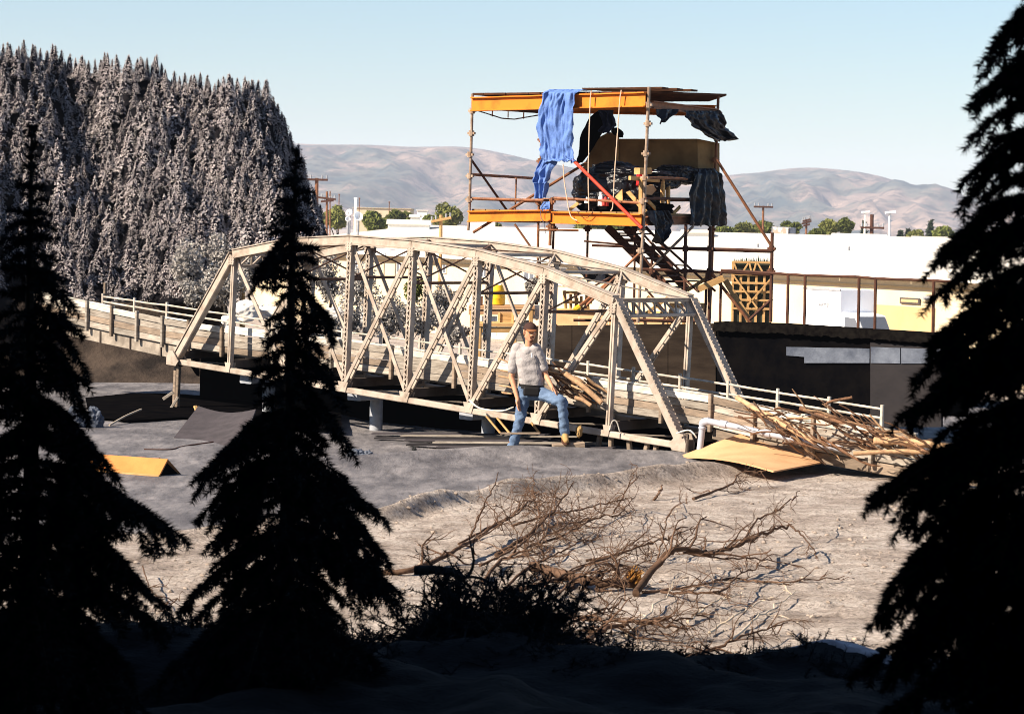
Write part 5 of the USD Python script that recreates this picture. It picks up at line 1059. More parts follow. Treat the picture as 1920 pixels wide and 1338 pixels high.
n3 = fir_at('huge dark fir filling the right edge of the photograph', 1968, -160, 1925, 1420, 9.0, [(-160, 4), (0, 48), (60, 70), (130, 105), (200, 118), (270, 110), (340, 150), (420, 170), (500, 200), (600, 225), (700, 255), (800, 240), (900, 280), (1000, 300), (1080, 265), (1160, 290), (1420, 330)], 37,
    [(-20, 1862, 118, .1), (-10, 1850, 128, -.1), (90, 1822, 218, .1), (100, 1828, 205, -.1), (160, 1830, 275, .1), (230, 1806, 350, 0), (260, 1800, 365, -.1), (350, 1765, 478, .1), (370, 1758, 490, -.1), (420, 1770, 560, .1), (520, 1735, 640, .1), (560, 1725, 720, -.1), (600, 1712, 800, .1), (640, 1720, 790, .2), (780, 1632, 935, .1), (790, 1630, 955, -.1), (800, 1650, 1000, .1), (860, 1680, 1090, .1), (930, 1650, 1130, .1), (980, 1645, 1190, -.1), (1050, 1640, 1260, .1), (1080, 1620, 1310, .1)],
    nlen=.036, wh=.08, needles=1000)

# ------------------------------------------------------------------ dead branches on the dirt
_gx, _gy = np.arange(-9, 9.01, .06), np.arange(8, 40.01, .06); _GZ = ground_z(*np.meshgrid(_gx, _gy, indexing='ij'))
def gz(x, y):
    i = min(max(int((x + 9) / .06), 0), len(_gx) - 1); j = min(max(int((y - 8) / .06), 0), len(_gy) - 1); return float(_GZ[i, j])
def GP(x, y, lift=0.0):
    """the ground point seen at a pixel, raised a little"""
    r = ray(x, y); t = 15.0
    for _ in range(60):
        p = EYE + r * t; t += (p[2] - gz(p[0], p[1])) * 1.0 / -r[2] * .5
    p = EYE + r * t
    if lift: p = EYE + r * (t * (1 - lift / EYE[2])); 
    return p
def dead_branch(label, pts, r0, r1, seed, m=bark, subs=14, depth=2, sl=.5, name='fallen_branch', cat='branch', up=.12, group=None, twigs=True):
    rg = np.random.default_rng(seed); subs = int(subs * .95); path = smooth_path(pts, max(10, len(pts) * 6)); path += .012 * rg.normal(size=path.shape) * np.linspace(.2, 1, len(path))[:, None]
    t = thing(name, label, cat, path[0], group); rad = np.linspace(r0, r1, len(path)); obj('main_stem', MB().tube(path, rad * rg.uniform(.88, 1.12, len(path)), 9), m, t, smooth=40); tw_ = MB()
    Lt = np.linalg.norm(np.diff(path, axis=0), axis=1).sum()
    def grow(p, d, L, r, dep):
        n = 6; q = [p]; dd = d
        for k in range(n): dd = unit(dd + rg.normal(size=3) * .26 + V(0, 0, -.02)); q.append(q[-1] + dd * L / n)
        q = np.array(q); gmin = [gz(a[0], a[1]) + .012 for a in q]; q[:, 2] = np.maximum(q[:, 2], gmin)
        if dep == depth: obj('side_branch', MB().tube(q, np.linspace(r, r * .35, n + 1), 6), m, t)
        else: tw_.tube(q, np.linspace(r, max(r * .4, .0022), n + 1), 4)
        if dep > 0:
            for k in range(rg.integers(1, 4)):
                i_ = rg.integers(1, n); e = unit(q[i_ + 1] - q[i_] if i_ < n else q[i_] - q[i_ - 1]); a = unit(e + rg.normal(size=3) * .65 + V(0, 0, .1)); grow(q[i_], a, L * rg.uniform(.35, .7), r * .5, dep - 1)
    for k in range(subs):
        f = .2 + .8 * (k + rg.random()) / subs; i_ = min(int(f * (len(path) - 1)), len(path) - 2); e = unit(path[i_ + 1] - path[i_]); a = unit(e * .7 + rg.normal(size=3) * V(.7, .7, .45) + V(0, 0, up)); grow(path[i_], a, sl * (1.15 - .6 * f) * rg.uniform(.6, 1.5), max(rad[i_] * .55, .0055), depth)
    if twigs and tw_.n: obj('twigs', tw_, m, t, kind='stuff')
    return t
def L3(pts): return [GP(x, y, h) for x, y, h in pts]
dead_branch('forked brown branch rising from the splintered stump to the right', L3([(1192, 1112, .03), (1215, 1080, .16), (1262, 1030, .30), (1330, 1036, .26), (1385, 1020, .24), (1430, 1000, .26), (1478, 982, .28)]), .034, .010, 1, subs=16, sl=.55)
dead_branch('thin upper fork of the brown branch reaching up to the right', L3([(1395, 1015, .24), (1420, 975, .3), (1470, 950, .34), (1500, 920, .38)]), .012, .004, 2, subs=8, sl=.25, depth=1)
dead_branch('long brown branch sweeping from the left foreground up to the right', L3([(705, 1074, .02), (770, 1068, .05), (830, 1045, .08), (880, 1015, .12), (930, 985, .16), (980, 950, .22), (1010, 925, .26)]), .028, .007, 3, subs=14, sl=.5)
dead_branch('upright forked twig standing left of the branch heap', L3([(880, 1010, .08), (895, 975, .25), (915, 930, .45), (937, 885, .66)]), .012, .004, 4, subs=5, sl=.22, depth=1)
dead_branch('straight brown branch through the middle of the branch heap', L3([(930, 1040, .03), (990, 1002, .14), (1040, 955, .28), (1075, 905, .45)]), .020, .006, 5, subs=12, sl=.45)
dead_branch('arched pale twig at the top of the branch heap', L3([(1150, 960, .05), (1172, 925, .2), (1185, 895, .36), (1196, 870, .48)]), .010, .003, 6, subs=6, sl=.22, depth=1)
dead_branch('dark branch lying across the heap towards the stump', L3([(975, 1105, .03), (1040, 1085, .07), (1100, 1060, .10), (1160, 1035, .12), (1210, 1000, .2)]), .020, .006, 7, subs=14, sl=.45)
dead_branch('thick log end in the middle of the branch heap', L3([(1000, 1060, .05), (1060, 1078, .06), (1120, 1090, .05), (1170, 1095, .04)]), .045, .038, 8, subs=8, sl=.4)
dead_branch('tangled dry branch at the left of the heap', L3([(905, 1090, .03), (940, 1050, .10), (985, 1030, .15), (1060, 985, .18), (1120, 968, .15)]), .018, .005, 9, subs=20, sl=.5)
dead_branch('tangled dry branch at the back of the heap', L3([(960, 985, .05), (1010, 970, .12), (1080, 955, .18), (1140, 940, .2), (1180, 935, .2)]), .014, .004, 10, subs=20, sl=.45)
dead_branch('dry branch lying near the sandy edge at upper right', L3([(1300, 935, .03), (1340, 920, .07), (1375, 905, .10), (1385, 888, .14), (1440, 882, .2)]), .018, .005, 11, subs=10, sl=.4)
dead_branch('small dark stub branch standing near the sandy edge', L3([(1225, 938, .0), (1235, 925, .08), (1241, 908, .16)]), .016, .008, 12, subs=3, sl=.12, depth=1)
dead_branch('drooping right fork of the brown branch', L3([(1478, 982, .28), (1500, 1000, .22), (1522, 1025, .14), (1530, 1045, .08)]), .010, .004, 13, subs=5, sl=.2, depth=1)
dead_branch('long low right arm of the brown branch', L3([(1280, 1035, .25), (1340, 1045, .22), (1420, 1048, .16), (1505, 1062, .08)]), .012, .004, 14, subs=9, sl=.3, depth=1)
dead_branch('thin branch rising vertically from the brown branch', L3([(1225, 1075, .15), (1240, 1020, .32), (1255, 960, .52), (1290, 938, .6)]), .009, .003, 15, subs=8, sl=.25, depth=1)
dead_branch('dark low branch lying along the right of the stump', L3([(1205, 1110, .03), (1290, 1100, .03), (1370, 1085, .04), (1470, 1090, .03), (1580, 1082, .03)]), .014, .004, 16, subs=16, sl=.3, depth=1, up=.1)
rgt = np.random.default_rng(31)
for k, (x0, y0, x1, y1, lab) in enumerate([(900, 1060, 1090, 965, 'fine tangled branch low in the left part of the heap'), (940, 1110, 1130, 1010, 'fine tangled branch crossing the front of the heap'), (1010, 1020, 1190, 935, 'fine tangled branch across the top right of the heap'), (860, 1020, 1040, 940, 'fine tangled branch at the upper left of the heap'), (1040, 1120, 1230, 1040, 'fine tangled branch leaning on the splintered stump'), (1100, 1050, 1300, 985, 'fine tangled branch behind the forked brown branch'), (1240, 1110, 1440, 1060, 'fine tangled branch under the forked brown branch'), (980, 1180, 1180, 1120, 'fine tangled branch in front of the stump'), (1020, 1000, 1000, 900, 'fine forked twig standing at the top of the heap'), (1090, 1160, 1330, 1150, 'fine tangled branch on the dirt before the stump')]):
    mx, my = (x0 + x1) / 2 + rgt.uniform(-25, 25), (y0 + y1) / 2 + rgt.uniform(-22, 22); dead_branch(lab, L3([(x0, y0, .03), ((x0 + mx) / 2, (y0 + my) / 2 + rgt.uniform(-14, 14), .10), (mx, my, .15), ((x1 + mx) / 2, (y1 + my) / 2 + rgt.uniform(-14, 14), .17), (x1, y1, .16)]), .013, .004, 120 + k, subs=17, sl=.42, up=.05)
for k, (pts, lab) in enumerate([([(1175, 1190, .02), (1215, 1150, .05), (1262, 1098, .1)], 'pale stick leaning up below the stump'), ([(1290, 1165, .02), (1335, 1130, .05), (1395, 1110, .08)], 'pale curved stick right of the stump, upper left one'), ([(1330, 1185, .02), (1385, 1150, .05), (1440, 1120, .06)], 'pale stick right of the stump, middle one'), ([(1370, 1200, .02), (1430, 1150, .04), (1490, 1108, .05)], 'longest pale stick right of the stump')]):
    dead_branch(lab, L3(pts), .011, .005, 40 + k, m=bark_pale, subs=3, sl=.18, depth=1, name='pale_stick', cat='stick', twigs=True)
dead_branch('dark branch at the near edge of the sunlit dirt', L3([(1090, 1215, .05), (1120, 1185, .08), (1190, 1165, .1), (1290, 1180, .06)]), .026, .008, 60, subs=14, sl=.5)
dead_branch('dark twiggy branch at the lower right edge of the heap', L3([(1290, 1230, .03), (1340, 1215, .06), (1400, 1190, .1), (1480, 1165, .1)]), .016, .004, 61, subs=16, sl=.4)
dead_branch('bare twig curving between the two dark firs', L3([(268, 1060, .1), (280, 1100, .1), (310, 1130, .08), (350, 1110, .1)]), .006, .002, 62, subs=5, sl=.25, depth=1)
def stump():
    c = GP(1183, 1100); t = thing('splintered_stump', 'short broken log end with bright orange splinters', 'stump', c); rg = np.random.default_rng(3); ax = unit(V(.25, -.6, .45)); a = unit(np.cross(ax, V(0, 0, 1))); b = np.cross(a, ax)
    obj('log', MB().tube([c - ax * .12 + V(0, 0, .06), c + ax * .05 + V(0, 0, .06)], [.07, .075], 12), bark, t)
    for k in range(26):
        g, r = rg.uniform(0, 6.28), .068 * math.sqrt(rg.random()); p = c + ax * .05 + V(0, 0, .06) + (a * math.cos(g) + b * math.sin(g)) * r; obj('splinter', MB().tube([p - ax * .03, p + ax * rg.uniform(.03, .13) + rg.normal(size=3) * .01], [.014, .003], 4), splint, t)
stump()
# dark dead bush in the shade before the heap
def dead_bush():
    rg = np.random.default_rng(8); c = P(905, 1215, 14.9); c[2] = gz(c[0], c[1]); t = thing('dead_bush', 'dark tangled needle bush in the shade before the branch heap', 'bush', c); tw_, st_ = MB(), MB(); P0, D = [], []
    for k in range(130):
        g = rg.uniform(0, 2 * PI); d = unit(V(math.cos(g), math.sin(g) * .7, rg.uniform(.25, 1.4))); L = rg.uniform(.28, .66); q = [c + V(rg.uniform(-.30, .34), rg.uniform(-.1, .1), 0)]
        for s in range(7): d = unit(d + rg.normal(size=3) * .3 + V(0, 0, -.06)); q.append(q[-1] + d * L / 7)
        q = np.array(q); (st_ if k < 12 else tw_).tube(q, np.linspace(.014 if k < 12 else .007, .002, 8), 5)
        for s in range(2, 8):
            for u in range(3):
                e = unit(rg.normal(size=3) + d * .6); l = rg.uniform(.05, .15); tw_.tube([q[s - 1], q[s - 1] + e * l], [.003, .001], 3); k_ = 40; P0.append(q[s - 1] + e * l * rg.random((k_, 1))); D.append(np.repeat(e[None], k_, 0))
    P0, D = np.vstack(P0), np.vstack(D); n = len(P0); dn = D * .5 + rg.normal(size=(n, 3)) * .6; dn /= np.linalg.norm(dn, axis=1, keepdims=True); w = np.cross(dn, rg.normal(size=(n, 3))); w /= np.linalg.norm(w, axis=1, keepdims=True); w *= .003
    obj('stems', st_, trunkm, t); obj('twigs', tw_, trunkm, t, kind='stuff'); obj('needles', (np.stack([P0 - w, P0 + w, P0 + dn * rg.uniform(.02, .045, (n, 1))], 1).reshape(-1, 3), np.arange(3 * n).reshape(-1, 3)), needle, t, kind='stuff')
dead_bush()
for k, (pts, r, lab) in enumerate([([(775, 1068), (860, 1075), (850, 1120), (830, 1160)], .03, 'dark crooked branch in front of the dead bush, left one'), ([(985, 1200), (1005, 1150), (1020, 1110)], .02, 'dark crooked branch at the right of the dead bush')]):
    d = 15.3; dead_branch(lab, [P(x, y, d) for x, y in pts], r, r * .4, 90 + k, m=trunkm, subs=10, sl=.3, depth=1)
dead_branch('dark log lying in the shade at the lower right', [P(1440, 1290, 15.2), P(1520, 1275, 15.3), P(1580, 1245, 15.6), P(1660, 1225, 15.9)], .05, .035, 97, m=trunkm, subs=6, sl=.25, depth=1, name='dark_log', cat='log')

def undergrowth():
    rg = np.random.default_rng(19); m = MB(); P0, D, Ls = [], [], []
    for k in range(520):
        x, y = rg.uniform(-3.2, 3.4), rg.uniform(13.6, 15.75) ; z = gz(x, y)
        if rg.random() < .35: x = rg.uniform(-2.6, 1.2); y = rg.uniform(14.9, 15.7); z = gz(x, y)
        for q in range(rg.integers(3, 7)):
            d = unit(rg.normal(size=3) * V(1, 1, .3) + V(0, 0, .45)); L = rg.uniform(.05, .17); b = V(x, y, z) + rg.normal(size=3) * V(.06, .06, 0); m.tube([b, b + d * L * .6, b + d * L + V(0, 0, -.02)], [.004, .003, .001], 3)
            n = 26; P0.append(b + d * L * rg.random((n, 1))); D.append(np.repeat(d[None], n, 0))
    P0, D = np.vstack(P0), np.vstack(D); n = len(P0); dn = D * .6 + rg.normal(size=(n, 3)) * .55; dn /= np.linalg.norm(dn, axis=1, keepdims=True); w = np.cross(dn, rg.normal(size=(n, 3))); w /= np.linalg.norm(w, axis=1, keepdims=True); w *= .003
    m.add(np.stack([P0 - w, P0 + w, P0 + dn * rg.uniform(.02, .04, (n, 1))], 1).reshape(-1, 3), np.arange(3 * n).reshape(-1, 3))
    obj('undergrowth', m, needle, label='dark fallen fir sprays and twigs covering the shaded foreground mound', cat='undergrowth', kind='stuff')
undergrowth()
# ------------------------------------------------------------------ driftwood heaps
def stick(p0, p1, r, m, label, group, rg, bend=.05):
    d = p1 - p0; L = np.linalg.norm(d); n = 7; s = np.linspace(0, 1, n)[:, None]; q = p0 + d * s + rg.normal(size=3) * bend * L * np.sin(s * PI) + rg.normal(size=(n, 3)) * .012 * L
    rr = r * np.linspace(1.05, .75, n) * rg.uniform(.8, 1.2, n); rr[-1] *= .35; rr[0] *= .7
    obj('driftwood_stick', MB().tube(q, rr, 7), m, smooth=50, label=label, cat='driftwood', group=group)
rgd = np.random.default_rng(12); dl = lineq(.10, [(1385, 760), (1760, 850)])
def dpos(x, y, d): return P(x, y, d)
for k in range(130):
    f = rgd.random() ** .85; x = 1395 + 340 * f; yc = np.interp(x, [1395, 1480, 1560, 1650, 1740], [785, 800, 805, 825, 840]); hh = np.interp(x, [1395, 1480, 1580, 1680, 1740], [14, 34, 40, 22, 12]); y = yc + rgd.uniform(-1, 1) * hh
    d = np.interp(x, [1395, 1740], [31.6, 30.2]) + rgd.uniform(-.35, .35); L = rgd.uniform(.22, .70) * (1 if rgd.random() > .2 else 1.3); g = rgd.normal(-.42, .28); c = dpos(x, y, d); dv = V(math.cos(g), rgd.uniform(-.5, .3), math.sin(g)); tn = int(rgd.integers(4)); wh_ = ('left' if x < 1500 else 'middle' if x < 1610 else 'right') + (' top' if y < yc - hh * .3 else ' bottom' if y > yc + hh * .3 else ''); ton = ['brown', 'brown', 'tan', 'dark'][tn]; stick(c - dv * L / 2, c + dv * L / 2, rgd.uniform(.005, .017), [drift_a, drift_a, drift_b, bark][tn], f'splintered {ton} stick in the {wh_} of the driftwood heap by the bridge end', f'{ton} driftwood in the {wh_} of the heap', rgd)
for (pts, r, lab, m) in [([(1382, 745, 31.9), (1440, 780, 31.4), (1530, 830, 30.9)], .036, 'long pale peeled log slanting across the driftwood heap', drift_b), ([(1500, 765, 31.4), (1600, 800, 31.0), (1660, 828, 30.6)], .034, 'thick brown log on top of the driftwood heap', drift_a), ([(1640, 826, 30.5), (1700, 828, 30.3), (1780, 838, 30.0)], .048, 'thick tan log at the right end of the driftwood heap', drift_b), ([(1600, 850, 30.4), (1680, 846, 30.3), (1770, 848, 30.1)], .03, 'thin tan log along the foot of the driftwood heap', drift_b), ([(1545, 760, 31.6), (1560, 752, 31.6), (1598, 745, 31.5)], .02, 'broken stick pointing up right at the top of the heap', drift_a)]:
    q = smooth_path([dpos(*p) for p in pts], 12); obj('driftwood_log', MB().tube(q, r * rgd.uniform(.85, 1.1, 12), 9), m, smooth=50, label=lab, cat='log')
# small twigs mound right of the plywood
tm = MB()
for k in range(260):
    c = GP(rgd.uniform(1615, 1760), rgd.normal(868, 11)); a = rgd.uniform(0, 6.28); l = rgd.uniform(.08, .3); e = V(math.cos(a), math.sin(a), rgd.uniform(-.1, .35)); c = c + V(0, 0, rgd.uniform(.0, .10)); tm.tube([c - e * l / 2, c + e * l / 2 + rgd.normal(size=3) * .02], [.004, .002], 4)
obj('twig_litter', tm, bark, label='low litter of thin grey twigs right of the plywood sheet', cat='twigs', kind='stuff')
for k in range(30):
    x, y = rgd.uniform(1026, 1132), rgd.uniform(-1, 1); yc = np.interp(x, [1030, 1130], [705, 740]) + y * 20; d = 33.6 + rgd.uniform(-.2, .25); L = rgd.uniform(.3, .7); g = rgd.normal(-.5, .22); c = P(x, yc, d); dv = V(math.cos(g), rgd.uniform(-.4, .2), math.sin(g)); stick(c - dv * L / 2, c + dv * L / 2, rgd.uniform(.009, .024), [drift_a, drift_b, drift_a][k % 3], 'rough stick in the wood bundle behind the man', 'wood bundle on the bridge behind the man', rgd)
for (p, q, r, lab) in [((1060, 700, 33.3), (1128, 755, 33.1), .038, 'thick split log in the wood bundle behind the man, upper one'), ((1078, 745, 33.2), (1108, 760, 33.1), .028, 'short tan log poking out below the bundle behind the man')]:
    obj('split_log', MB().tube(smooth_path([P(*p), (P(*p) + P(*q)) / 2 + V(0, 0, .02), P(*q)], 8), r, 9), drift_b, smooth=50, label=lab, cat='log')
for k, (x0, y0, x1, y1) in enumerate([(935, 672, 968, 684), (938, 694, 966, 698), (934, 705, 964, 712), (936, 722, 962, 728), (940, 735, 960, 738)]):
    stick(P(x0, y0, 34.0), P(x1, y1, 33.9), .014, drift_b, 'broken plank end sticking out behind the man towards the truss post', 'broken plank ends left of the man', rgd, .02)

# ------------------------------------------------------------------ plywood sheet, pipe, boards, tent, bags on the river bed
def BP(x, y, lift=0.0): return PZ(x, y, .05 + lift)
def sheet(corners, m, label, cat, bend=0.0, th=.018, n=14, name='plywood_sheet'):
    a, b, c, d = [np.asarray(p) for p in corners]; u = np.linspace(0, 1, n)[:, None, None]; w = np.linspace(0, 1, n)[None, :, None]
    G = (a * (1 - u) + b * u) * (1 - w) + (d * (1 - u) + c * u) * w + V(0, 0, 1) * bend * np.sin(u * PI) ; return obj(name, grid_solid(G, th), m, smooth=35, label=label, cat=cat)
sheet([PZ(1268, 858, .09), P(1450, 884, 29.9), PZ(1598, 857, .12), P(1393, 811, 32.1)], ply, 'tan plywood sheet lying slanted on the dirt beside the grey pipe', 'plywood sheet', .06)
pp = thing('drain_pipe', 'grey plastic drain pipe with an elbow beside the plywood sheet', 'pipe', P(1312, 850, 32.0))
a, b, c, d_ = P(1311, 852, 32.0), P(1317, 801, 32.0), P(1327, 789, 31.95), P(1580, 842, 31.0)
obj('riser', MB().tube([a, b], .042, 14), pvc, pp, smooth=40); obj('elbow', MB().tube(smooth_path([b - V(0, 0, .02), P(1318.5, 792, 32.0), c + V(.02, 0, 0)], 8), .052, 14), pvc, pp, smooth=40); obj('run', MB().tube([c, d_], .042, 14), pvc, pp, smooth=40)
for t in (.12, .45): q = c + (d_ - c) * t; e = unit(d_ - c); obj('coupling', MB().tube([q - e * .05, q + e * .05], .052, 14), pvc, pp, smooth=40)
sheet([BP(326, 821, .0), BP(455, 840, .0), P(480, 768, 34.2), P(372, 762, 35.0)], greysheet, 'grey warped board leaning on the river bed left of the centre fir', 'board', -.07, .02, name='warped_board')
obj('board_prop', MB().bar(P(366, 761, 35.2), P(373, 780, 35.1), .05, .03), lumber, label='short light stick propping the grey warped board', cat='stick')
def tent():
    t = thing('plywood_tent', 'orange plywood ridge box with a triangular end painted dark as shade on the river bed', 'plywood box', P(250, 890, 31.5)); F0, F1 = BP(130, 880, .0), BP(299, 892, .0); B1 = BP(339, 888, .0); B0 = B1 + (F0 - F1); R1 = P(315, 861, (F1[1] + B1[1]) / 2); R0 = R1 + (F0 - F1)
    n1 = unit(np.cross(R1 - R0, F0 - R0)) * .02; obj('front_board', MB().prism([F0, F1, R1, R0], n1), mat('orange_plywood', (.46, .185, .05), (.37, .14, .035), 2.5, .6, .001, 40, rnd=.05), t); obj('rear_board', MB().prism([B0, B1, R1, R0], n1), ply, t)
    e = unit(R1 - R0); obj('end_board', MB().prism([F1 - e * .05, B1 - e * .05, R1 - e * .05 - V(0, 0, .02)], e * .02), blackcloth, t)  # end coloured black in place of its own shade
    obj('base_lath', MB().bar(F0 - V(0, .02, 0), F1 - V(0, .02, 0), .03, .03), lumber, t)
tent()
def bag(label, x, y, rx, ry, d, seed, m=bluewhite): c = P(x, y, d); obj('plastic_bag', blob(c, (rx * d / F, rx * d / F * .8, ry * d / F), seed, .55, 2.4, 4), m, smooth=True, label=label, cat='plastic bag')
bag('pale crumpled plastic bag beside the left fir', 145, 788, 24, 22, 35.0, 3); bag('smaller crumpled plastic bag right of the pale one', 178, 788, 16, 24, 35.0, 5)
bag('small pale bags lying right of the centre fir', 668, 852, 17, 10, 31.6, 7); bag('pale bag at the right of the small bags', 690, 855, 11, 9, 31.6, 9); bag('small grey lump on the board bed left of the man', 822, 850, 11, 6, 31.8, 11); bag('tiny dark lump on the board bed right of the small bags', 776, 845, 5, 7, 32.2, 13, rubber)
obj('garden_stick', MB().tube(smooth_path([BP(205, 797), BP(235, 780, .08), BP(265, 767, .14)], 8), .014, 6), bark_pale, label='pale stick pointing up right from the plastic bags', cat='stick')
obj('hose', MB().tube(smooth_path([BP(270, 842), BP(320, 842), BP(345, 836), BP(400, 828, .03)], 20), .010, 6), rust_dark, label='thin cable lying over the board bed behind the ridge box', cat='cable')
obj('hose', MB().tube(smooth_path([P(230, 868, 28.9), P(255, 879, 28.7), P(280, 874, 28.7), P(300, 858, 28.8)], 20), .007, 6), rust_dark, label='dark cable drooping over the orange ridge box', cat='cable')
# things lying under the bridge beside the man
for k, (x0, y0, x1, y1, d, lab) in enumerate([(912, 780, 938, 811, 33.6, 'thin light lath slanting under the bottom chord, left one'), (932, 783, 955, 811, 33.6, 'thin light lath slanting under the bottom chord, right one'), (996, 792, 1012, 812, 33.5, 'thin light lath right of the man under the chord'), (938, 812, 1012, 812, 33.3, 'brown lath lying flat beside the man')]):
    obj('lath', MB().bar(P(x0, y0, d), P(x1, y1, d - .1), .025, .025), lumber if k < 3 else plank_c, label=lab, cat='lath')
for k in range(7):
    y = 808 + 4.2 * k; x0 = 700 + 40 * math.sin(k * 2.1) + 20 * k; obj('floor_board', MB().bar(P(x0, y + 4, 36 - .35 * k), P(x0 + 330, y + 6, 35.2 - .35 * k), .16, .02), [greysheet, plank_a, wallgrey][k % 3], label='long weathered board lying flat on the bed behind the crest by the man', cat='board', group='loose boards on the bed under the bridge')
obj('loose_hose', MB().tube(smooth_path([P(880, 750, 34.4), P(900, 765, 34.2), P(940, 770, 34.0), P(963, 763, 34)], 14), .012, 6), plank_b, label='pale hose sagging on the bottom chord left of the man', cat='hose')
obj('loose_hose', MB().tube(smooth_path([P(1143, 806, 32.9), P(1148, 790, 32.9), P(1156, 790, 32.9), P(1162, 808, 32.9)], 14), .010, 6), plank_b, label='pale loop of hose standing beside the last vertical post', cat='hose')
obj('loose_hose', MB().tube(smooth_path([P(1268, 812, 32.2), P(1290, 806, 32.1), P(1300, 812, 32.0), P(1306, 820, 32)], 14), .010, 6), plank_b, label='pale loose end of hose at the right bearing of the bridge', cat='hose')
# ------------------------------------------------------------------ the man
def person():
    DM = 33.3
    def J(zx, zy, dy=0.0): return P(880 + zx / 4.46, 560 + zy / 4.46, DM + dy)
    def sph(p, r, seg=20): return m3.Manifold.sphere(r, seg).translate([float(x) for x in p])
    def ell(p, r):
        return m3.Manifold.sphere(1.0, 24).scale([float(x) for x in r]).translate([float(x) for x in p])
    def chain(js): return [m3.Manifold.batch_hull([sph(*a), sph(*b)]) for a, b in zip(js[:-1], js[1:])]
    def merge(ms, ref=.018, it=10, noise_=0.0, seed=0):
        m = m3.Manifold.batch_boolean(ms, m3.OpType.Add).refine_to_length(ref).to_mesh(); t = trimesh.Trimesh(m.vert_properties[:, :3], m.tri_verts, process=True); trimesh.smoothing.filter_taubin(t, iterations=it)
        if noise_: n = t.vertex_normals; t.vertices = t.vertices + n * ((meshkit.fbm(np.array(t.vertices) * V(9, 9, 16), 3, seed) - .5) * noise_)[:, None]
        return t
    shR, shL = J(392, 405, .04), J(568, 410, -.02)                      # his right shoulder is on the left of the picture
    elR, wrR = J(352, 655, .05), J(405, 840, -.08)
    elL, wrL = J(640, 640, -.02), J(690, 735, -.20)
    hipR, hipL = J(455, 790, .03), J(575, 785, -.02)
    knR, anR = J(425, 1000, -.02), J(365, 1225, .05)
    knL, anL = J(775, 860, -.30), J(800, 1120, -.22)
    pel, wst, chs, nck = J(515, 770, .0), J(520, 700, -.01), J(490, 520, 0), J(497, 400, -.01)
    hd = J(508, 285, -.05)
    fwd = unit(V(.28, -.95, -.08)); sde = unit(np.cross(fwd, V(0, 0, 1))); upv = np.cross(sde, fwd)     # where the face looks
    t = thing('person', 'man in grey t-shirt, blue jeans and brown cap standing with one foot up', 'person', V(hipR[0], hipR[1], -.05))
    def hp_(a, b, c): return hd + sde * a + fwd * b + upv * c
    # body
    head = [ell(hd + upv * .02, (.074, .092, .102)), m3.Manifold.batch_hull([sph(hp_(0, .035, -.075), .045), sph(hp_(0, .062, -.098), .026), sph(hp_(.04, .0, -.05), .035), sph(hp_(-.04, .0, -.05), .035), sph(hp_(0, .03, .0), .068)]),
            m3.Manifold.batch_hull([sph(hp_(0, .088, .025), .010), sph(hp_(0, .112, -.018), .013), sph(hp_(.014, .098, -.022), .010), sph(hp_(-.014, .098, -.022), .010)]),
            m3.Manifold.batch_hull([sph(hp_(.03, .082, .036), .012), sph(hp_(-.03, .082, .036), .012)]), m3.Manifold.batch_hull([sph(hp_(.022, .085, -.058), .009), sph(hp_(-.022, .085, -.058), .009)])]
    for s in (-1, 1): head.append(m3.Manifold.batch_hull([sph(hp_(s * .078, -.005, .02), .012), sph(hp_(s * .084, -.014, .03), .012), sph(hp_(s * .078, .0, -.02), .009)]))
    def hand(w, dirn, palmn, thumb, curl):
        dirn = unit(dirn); sd = unit(np.cross(dirn, palmn)); out = []; pc = w + dirn * .05
        out.append(m3.Manifold.batch_hull([sph(w, .026, 12), sph(pc + sd * .032, .016, 12), sph(pc - sd * .032, .015, 12), sph(w + dirn * .085 + sd * .028, .014, 12), sph(w + dirn * .085 - sd * .030, .013, 12)]))
        for k, (o, l) in enumerate(((.030, .070), (.010, .080), (-.010, .074), (-.030, .058))):
            p = w + dirn * .085 + sd * o; d1 = unit(dirn + palmn * curl * .4); d2 = unit(dirn + palmn * curl); d3 = unit(dirn + palmn * curl * 1.8)
            q = [p, p + d1 * l * .45, p + d1 * l * .45 + d2 * l * .33, p + d1 * l * .45 + d2 * l * .33 + d3 * l * .25]; out += chain([(q[0], .0095, 10), (q[1], .009, 10), (q[2], .0082, 10), (q[3], .0072, 10)])
        p = w + dirn * .03 + sd * thumb * .03; e = unit(sd * thumb * .7 + dirn * .7 + palmn * .35); out += chain([(p, .014, 10), (p + e * .04, .011, 10), (p + e * .04 + unit(dirn + palmn * .4) * .035, .009, 10)]); return out
    torso_in = chain([(nck, .048), (chs + V(0, 0, .10), .065), (chs, .075), (wst, .085), (pel, .09)])
    body = head + chain([(hd - upv * .06 - fwd * .02, .052), (nck, .056)]) + torso_in
    body += chain([(chs + V(0, 0, .10), .06), (shR, .050), (elR, .040), (wrR, .027)]) + chain([(chs + V(0, 0, .10), .06), (shL, .050), (elL, .040), (wrL, .027)])
    body += chain([(pel, .08), (hipR, .07), (knR, .056), (anR, .040)]) + chain([(pel, .08), (hipL, .07), (knL, .056), (anL, .040)])
    body += hand(wrR, V(.12, -.1, -1), unit(V(.8, -.5, 0)), 1, .35) + hand(wrL, V(.55, -.55, -.55), unit(V(-.2, -.2, -1)), -1, .7)
    for an, d_ in ((anR, V(-.1, -1, -.1)), (anL, V(.15, -1, -.25))): body += chain([(an, .038), (an + unit(d_) * .12 - V(0, 0, .05), .03)])
    obj('body', merge(body, .014, 8), skin, t, smooth=True)
    # shirt: torso and short sleeves, loose over the belt
    hemz = J(515, 725)[2]
    slR, slL = shR + (elR - shR) * .72, shL + (elL - shL) * .72
